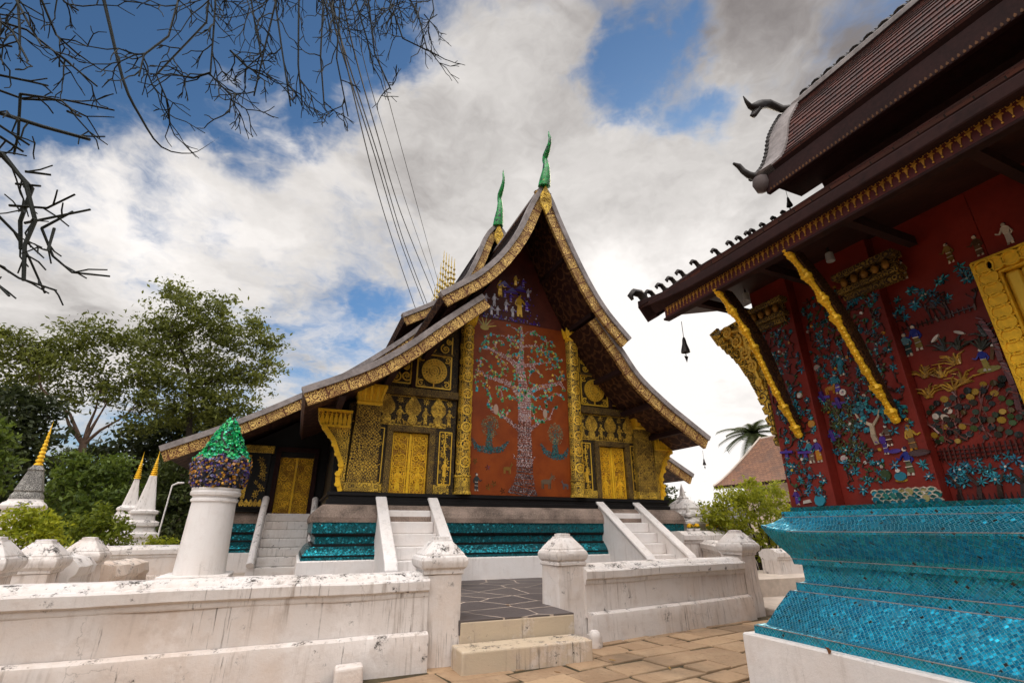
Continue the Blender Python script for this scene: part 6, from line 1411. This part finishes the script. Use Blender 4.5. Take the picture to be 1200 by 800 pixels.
# white house with the brown tiled roof
t = thing('house', 'white walled house with a steep brown tiled roof behind the gold-green bush', 'house', (20, 12, .1))
HX, HY = 20.6, 18.0
MB().box(18.75, 23, 0, 16.9, .05, 3.45).build('wall', whitewash('house_wall', (.70, .60, .50), .5, .2, .4), t)
m = MB(); prof = [(-2.6, 3.30), (-2.0, 3.72), (-1.2, 4.45), (-.5, 5.18), (-.1, 5.62)]
def hip(prof, sg):
    m = MB(); P = resample(prof, .14); Nn = normals(P, 1); arc = 0
    for a, b in zip(P, P[1:]):
        ya, yb = HY-(a[1]-3.3)*.42*(1 if True else 0), HY-(b[1]-3.3)*.42; L = (b-a).length
        m.face([(HX+sg*a[0], ya, a[1]), (HX+sg*b[0], yb, b[1]+.0), (HX+sg*b[0], 0, b[1]), (HX+sg*a[0], 0, a[1])], uv=[(ya, -arc), (yb, -arc-L), (0, -arc-L), (0, -arc)]); arc += L
    return m
hip(prof, 1).build('roof', TILE_H, t, smooth=30); hip(prof, -1).build('roof', TILE_H, t, smooth=30)
m = MB(); P = resample(prof, .14)
for a, b in zip(P, P[1:]): m.face([(HX+a[0], HY-(a[1]-3.3)*.42, a[1]), (HX+b[0], HY-(b[1]-3.3)*.42, b[1]), (HX-b[0], HY-(b[1]-3.3)*.42, b[1]), (HX-a[0], HY-(a[1]-3.3)*.42, a[1])])
m.build('hip_end', TILE_H, t)
MB().tube([(HX-.1, HY-.95, 5.56), (HX-.1, 0, 5.56)], .07, 8).build('ridge', CONC, t)
m = MB(); m.tube([(HX+a[0], HY-(a[1]-3.3)*.42, a[1]+.03) for a in P], .05, 6); m.build('hip_tiles', CONC, t, smooth=60)
MB().box(18.0, 18.06, 0, HY, 3.20, 3.32).build('fascia', DARKWOOD, t)
MB().box(18.72, 18.76, 13.9, 14.9, .1, 2.5).build('door', plain('brown_door', (.14, .05, .035), .5), t)
for (x, y, z, w_, h, lab, mt) in ((25.8, 31, .1, 3.2, 2.1, 'low grey-roofed house far behind the white shrine', TILE_G), (31, 31, .1, 3.6, 2.0, 'dark grey-roofed house far behind, left of the gold-green bush', TILE_G)):
    t = thing('house', lab, 'house', (x, y, z), 'distant grey-roofed houses')
    MB().box(x-w_*.8, x+w_*.8, y-1.5, y+1.5, .05, h).build('wall', WHITE, t)
    m = MB(); m.face([(x-w_, y-2.1, h-.1), (x+w_, y-2.1, h-.1), (x+w_*.7, y, h+1.1), (x-w_*.7, y, h+1.1)], uv=[(0, 0), (2*w_, 0), (1.7*w_, 2.3), (.3*w_, 2.3)]); m.face([(x+w_, y+2.1, h-.1), (x-w_, y+2.1, h-.1), (x-w_*.7, y, h+1.1), (x+w_*.7, y, h+1.1)]); m.face([(x-w_, y-2.1, h-.1), (x-w_*.7, y, h+1.1), (x-w_, y+2.1, h-.1)]); m.face([(x+w_, y-2.1, h-.1), (x+w_, y+2.1, h-.1), (x+w_*.7, y, h+1.1)])
    m.build('roof', mt, t)
# far green belt that closes the gaps between garden and sky
m = MB(); rng = random.Random(91)
bl = [(-60+i*5.2+rng.uniform(-1, 1), 62+rng.uniform(-5, 5), rng.uniform(1.2, 3.4), rng.uniform(2.6, 4.0)) for i in range(34)]
for k in range(46):        # unseen ring of trees added left and behind, dimming reflections and low sky light
    a = radians(150+k*4.6); R_ = 46+rng.uniform(-4, 4); bl += [(R_*cos(a), R_*sin(a)+6, rng.uniform(2, 4), 4.2), (R_*1.04*cos(a), R_*1.04*sin(a)+6, rng.uniform(6, 11), rng.uniform(3, 4.4))]
leaves(m, bl, 7, .42, rng, .8, .5); b = m.build('distant_treeline', LEAF_B, None, (0, 62, 0)); kind(b, 'stuff'); tag(b, 'far belt of dark trees along the horizon behind the temple grounds, with an unseen ring added left of and behind the viewpoint', 'trees')

# ================================================================== overhead cables and the bare pencil tree
CAB = [[(-1.35, 9.00, 14.54), (-0.93, 10.48, 14.54), (-0.56, 12.27, 15.29), (1.06, 18.56, 17.33), (3.65, 26.22, 17.95), (6.94, 33.19, 17.06)],
 [(-1.30, 9.00, 14.60), (-0.86, 10.48, 14.60), (-0.48, 12.27, 15.35), (1.20, 18.56, 17.40), (3.85, 26.22, 18.0), (7.2, 33.19, 17.08)],
 [(-1.06, 9.00, 14.74), (-0.36, 11.61, 15.18), (0.78, 16.29, 16.90), (3.09, 23.35, 18.08), (6.84, 31.11, 17.66)],
 [(-0.86, 9.00, 14.86), (0.11, 12.73, 15.75), (1.47, 17.56, 17.36), (3.56, 23.35, 18.21), (6.72, 30.19, 17.87)],
 [(-0.51, 9.00, 15.09), (0.71, 13.22, 16.17), (2.46, 18.90, 17.85), (6.84, 29.73, 18.01)],
 [(-1.28, 9.00, 14.59), (-0.73, 11.21, 14.87), (1.34, 20.68, 17.58), (3.69, 27.50, 17.76), (7.25, 35.44, 16.35)]]
CLAB = ['thick black overhead cable, outer one of the close pair on the left', 'thick black overhead cable, inner one of the close pair on the left', 'thin overhead cable just right of the thick pair', 'thin overhead cable, second from the right of the bundle', 'thin overhead cable furthest right, steepest against the clouds', 'thin slack overhead cable dropping left of the thick pair']
def smooth_path(p, k=8):
    q = [Vector(a) for a in p]; o = []
    for i in range(len(q)-1):
        p0, p1, p2, p3 = q[max(i-1, 0)], q[i], q[i+1], q[min(i+2, len(q)-1)]
        for j in range(k):
            t = j/k; o.append(.5*((2*p1)+(-p0+p2)*t+(2*p0-5*p1+4*p2-p3)*t*t+(-p0+3*p1-3*p2+p3)*t*t*t))
    return o+[q[-1]]
for c, l in zip(CAB, CLAB):
    first = Vector(c[0]); back = [(first.x-4.2, -6, first.z-.6), (first.x-2.2, 2, first.z-.5)]
    p = smooth_path(back+c); end = p[-1]; p += [end+Vector((3, 6, -1.2)), end+Vector((7, 14, -2.2))]
    tag(MB().tube(p, .024 if 'thick' in l else .014, 5).build('overhead_cable', CABLE, None, tuple(p[0])), l, 'cable', 'overhead cables')
PENCIL=[
[(-1.38,2.40,4.24),(-1.31,2.40,4.08),(-1.13,2.40,3.64),(-1.02,2.40,3.46),(-0.90,2.40,3.32),(-0.78,2.40,3.34),(-0.72,2.40,3.44),(-0.69,2.40,3.52)],
[(-1.57,2.40,3.25),(-1.46,2.40,3.20),(-1.27,2.40,3.15),(-1.08,2.40,3.11)],
[(-1.57,2.40,3.36),(-1.44,2.40,3.36),(-1.32,2.40,3.44),(-1.14,2.40,3.48)],
[(-1.44,2.40,3.36),(-1.34,2.40,3.35),(-1.26,2.40,3.33),(-1.18,2.40,3.26)],
[(-1.26,2.40,3.33),(-1.24,2.40,3.37)],
[(-1.44,2.40,3.36),(-1.41,2.40,3.17),(-1.42,2.40,3.09)],
[(-1.51,2.40,3.06),(-1.41,2.40,3.02),(-1.26,2.40,2.88),(-1.25,2.40,2.71),(-1.21,2.40,2.58)],
[(-1.48,2.40,3.05),(-1.39,2.40,3.01),(-1.27,2.40,2.88),(-1.18,2.40,2.70),(-1.17,2.40,2.57),(-1.12,2.40,2.41)],
[(-1.18,2.40,2.70),(-1.11,2.40,2.58),(-1.03,2.40,2.52),(-0.90,2.40,2.53)],
[(-1.18,2.40,2.70),(-1.11,2.40,2.82)],
[(-1.31,2.40,2.78),(-1.17,2.40,2.78),(-1.08,2.40,2.85)],
[(-1.24,2.40,2.71),(-1.01,2.40,2.79)],
[(-1.32,2.40,2.53),(-1.26,2.40,2.50),(-1.19,2.40,2.46),(-1.06,2.40,2.43)],
[(-1.28,2.40,2.40),(-1.23,2.40,2.41),(-1.16,2.40,2.35)],
[(-1.52,2.40,3.20),(-1.36,2.40,3.13)],
[(-1.44,2.40,3.11),(-1.37,2.40,3.09)],
[(-1.31,2.40,2.96),(-1.23,2.40,2.98)],
[(-1.32,2.40,2.89),(-1.22,2.40,2.88)],
[(-1.14,2.40,2.71),(-1.11,2.40,2.58),(-1.10,2.40,2.56)],
[(-1.36,2.40,2.75),(-1.28,2.40,2.68),(-1.22,2.40,2.59),(-1.14,2.40,2.45)],
[(-1.64,2.40,3.59),(-1.54,2.40,3.61)],
[(-1.58,2.40,3.43),(-1.46,2.40,3.49),(-1.43,2.40,3.54)],
[(-0.90,2.40,4.47),(-0.87,2.40,4.20),(-1.02,2.40,3.76),(-0.95,2.40,3.64)],
[(-1.02,2.40,4.40),(-0.98,2.40,3.93),(-1.03,2.40,3.72),(-1.00,2.40,3.54)],
[(-0.87,2.40,4.49),(-0.81,2.40,4.09),(-0.77,2.40,3.81),(-0.65,2.40,3.71),(-0.64,2.40,3.60)],
[(-0.77,2.40,3.81),(-0.84,2.40,3.75),(-0.93,2.40,3.75)],
[(-0.71,2.40,4.01),(-0.61,2.40,3.92),(-0.53,2.40,3.89)],
[(-0.60,2.40,4.66),(-0.46,2.40,4.13),(-0.36,2.40,3.77)],
[(-0.46,2.40,4.74),(-0.37,2.40,4.11),(-0.31,2.40,3.86)],
[(-0.22,2.40,4.89),(-0.17,2.40,4.28),(-0.05,2.40,3.90)],
[(0.04,2.40,5.06),(0.21,2.40,4.55),(0.45,2.40,4.47)],
[(-0.07,2.40,4.99),(0.05,2.40,4.39),(0.18,2.40,4.15)],
[(-0.32,2.40,4.83),(-0.26,2.40,4.23),(-0.19,2.40,3.88)],
[(0.16,2.40,5.13),(0.30,2.40,4.86),(0.38,2.40,4.56)],
[(-0.72,2.40,4.58),(-0.61,2.40,4.20),(-0.52,2.40,3.93)],
[(-0.56,2.40,4.76),(-0.56,2.40,4.15),(-0.56,2.40,3.81)],
[(-0.17,2.40,4.93),(-0.01,2.40,4.52),(0.06,2.40,4.32)],
[(-1.67,2.40,3.99),(-1.49,2.40,3.72),(-1.39,2.40,3.58)],
[(-1.70,2.40,3.79),(-1.53,2.40,3.65),(-1.40,2.40,3.46)],
[(-1.58,2.40,4.04),(-1.45,2.40,3.81),(-1.36,2.40,3.77)],
[(-1.52,2.40,4.08),(-1.45,2.40,3.99),(-1.39,2.40,3.97)],
[(-1.68,2.40,3.74),(-1.54,2.40,3.76),(-1.38,2.40,3.67),(-1.23,2.40,3.58)],
[(-1.70,2.40,3.91),(-1.58,2.40,3.68),(-1.50,2.40,3.44)],
[(-1.64,2.40,4.01),(-1.53,2.40,3.70),(-1.48,2.40,3.56)],
]


pt = thing('pencil_tree', 'leafless dark pencil tree whose thin angular twigs hang into the top left of the sky', 'tree', (-4.6, 1.2, 0))
rng = random.Random(15)
m = MB(); m.tube([(-4.6, 1.2, -.05), (-4.5, 1.25, 1.8), (-4.2, 1.4, 3.4), (-3.6, 1.7, 4.6), (-2.6, 2.1, 5.2), (-1.2, 2.35, 5.35), (.1, 2.4, 5.42), (.4, 2.4, 5.5)], [.16, .14, .12, .09, .06, .04, .018, .006], 10)
LIMB = [(-3.6, 1.7, 4.6), (-3.1, 1.9, 4.95), (-2.6, 2.1, 5.2), (-2.1, 2.2, 5.3), (-1.6, 2.3, 5.34), (-1.2, 2.35, 5.35), (-.8, 2.37, 5.34), (-.4, 2.38, 5.33), (0, 2.39, 5.40), (.3, 2.4, 5.46), (-2.3, 2.3, 3.75), (-1.95, 2.37, 3.65), (-2.4, 2.3, 2.8), (-1.95, 2.37, 2.93)]
OUTER = (0, 1, 2, 6, 7, 12, 13, 14, 20, 21, 22, 23, 24, 27, 28, 29, 30, 31, 32, 33, 34, 35, 36, 37, 38, 39, 40, 41, 42, 43)
m.tube([(-4.2, 1.4, 3.4), (-3.2, 1.9, 3.7), (-2.3, 2.3, 3.75), (-1.85, 2.4, 3.6)], [.09, .06, .04, .008], 8)
m.tube([(-4.5, 1.25, 1.8), (-3.4, 1.9, 2.4), (-2.4, 2.3, 2.8), (-1.75, 2.4, 3.0)], [.09, .06, .035, .008], 8)
jitter(m, .02, 3); m.build('trunk', TWIG, pt, smooth=60)
def grow(p, d, L, r, depth, m):
    d = d.normalized(); q = p+d*L
    m.tube([p, (p+q)/2+Vector((rng.gauss(0, .06), rng.gauss(0, .06), rng.gauss(0, .06)))*L, q], [r, r*.9, r*.8], 5)
    if depth <= 0: return
    for _ in range(rng.choice((1, 2, 2, 3))):
        e = (d+Vector((rng.gauss(0, .5), rng.gauss(0, .5), rng.gauss(-.08, .5)))).normalized(); grow(q, e, L*rng.uniform(.6, .95), r*.8, depth-1, m)
for i, b in enumerate(PENCIL):
    off = rng.uniform(-.18, .18); P = [Vector(a)+Vector((0, off*k/len(b), 0)) for k, a in enumerate(b)]
    m = MB(); big = i in (0, 1, 6, 7)
    if i in OUTER:
        q = min((Vector(a) for a in LIMB), key=lambda a: (a-P[0]).length); m.tube([q, (q+P[0])/2+Vector((0, 0, .05)), P[0]], [.016, .012, .009], 6)
    m.tube(smooth_path(P, 3) if i == 0 else P, [(.010 if big else .0058)*(1-.4*k/len(P)) for k in range((len(P)-1)*3+1 if i == 0 else len(P))], 6)
    dense = i >= 22 and i < 37; cor = i >= 37
    if i != 0:
        for k in range(1, len(P)):
            n = 3 if dense else (2 if cor else 1)
            for _ in range(n):
                d = (P[k]-P[k-1]).normalized()+Vector((rng.gauss(0, .55), rng.gauss(0, .55), rng.gauss(0, .4)))
                p = P[k-1]+(P[k]-P[k-1])*rng.random()
                grow(p, d, rng.uniform(.06, .13), .0038, 2 if dense else (2 if cor else rng.choice((0, 0, 1))), m)
    m.build('branch', TWIG, pt, smooth=60)
# dense curtain of fine twigs along the top
for i in range(30):
    x = -.95+1.40*(i/30)+rng.uniform(-.04, .04); y = 2.4+rng.uniform(-.35, .35); s_ = y/2.4
    p = Vector((x*s_, y, 1.5+(rng.uniform(4.5, 4.95)+.38*(x+.9)-1.5)*s_)); m = MB()
    grow(p, Vector((rng.gauss(.05, .35), rng.gauss(0, .3), -1)), rng.uniform(.10, .19), .0042, 3, m)
    grow(p+Vector((.03, 0, -.05)), Vector((rng.gauss(0, .6), rng.gauss(0, .3), -1)), rng.uniform(.08, .16), .0038, 3, m); m.build('branch', TWIG, pt, smooth=60)

rng = random.Random(99)
LF = [plain('fallen_leaf_brown', (.16, .075, .025), .8), plain('fallen_leaf_ochre', (.26, .15, .04), .8)]
LL = ['curled brown leaf lying on the flagstones before the stone step', 'ochre leaf on the flagstones near the white chapel plinth', 'small brown leaf on the flagstones below the right wall', 'ochre leaf on the flagstones between the step and the chapel', 'brown leaf on the slate apron inside the gateway']
for (x, y, z), l in zip(((2.9, 5.55, .012), (4.15, 5.2, .012), (5.3, 6.4, .012), (3.75, 5.75, .012), (3.0, 7.2, .456)), LL):
    m = MB(); a = rng.uniform(0, 6); L = rng.uniform(.035, .05); c_, s_ = cos(a), sin(a)
    up = [(-1, 0, .1), (-.3, .38, .25), (.4, .34, .2), (1, 0, .35), (.4, -.34, .2), (-.3, -.38, .25)]
    pts = [(x+L*(p*c_-q*s_), y+L*(p*s_+q*c_), z+L*w_) for p, q, w_ in up]; m.loft([[(a_, b_, c2-.002) for a_, b_, c2 in pts], pts])
    tag(m.build('fallen_leaf', LF[0] if 'brown' in l else LF[1], None, (x, y, z)), l, 'leaf', 'fallen leaves on the ground')
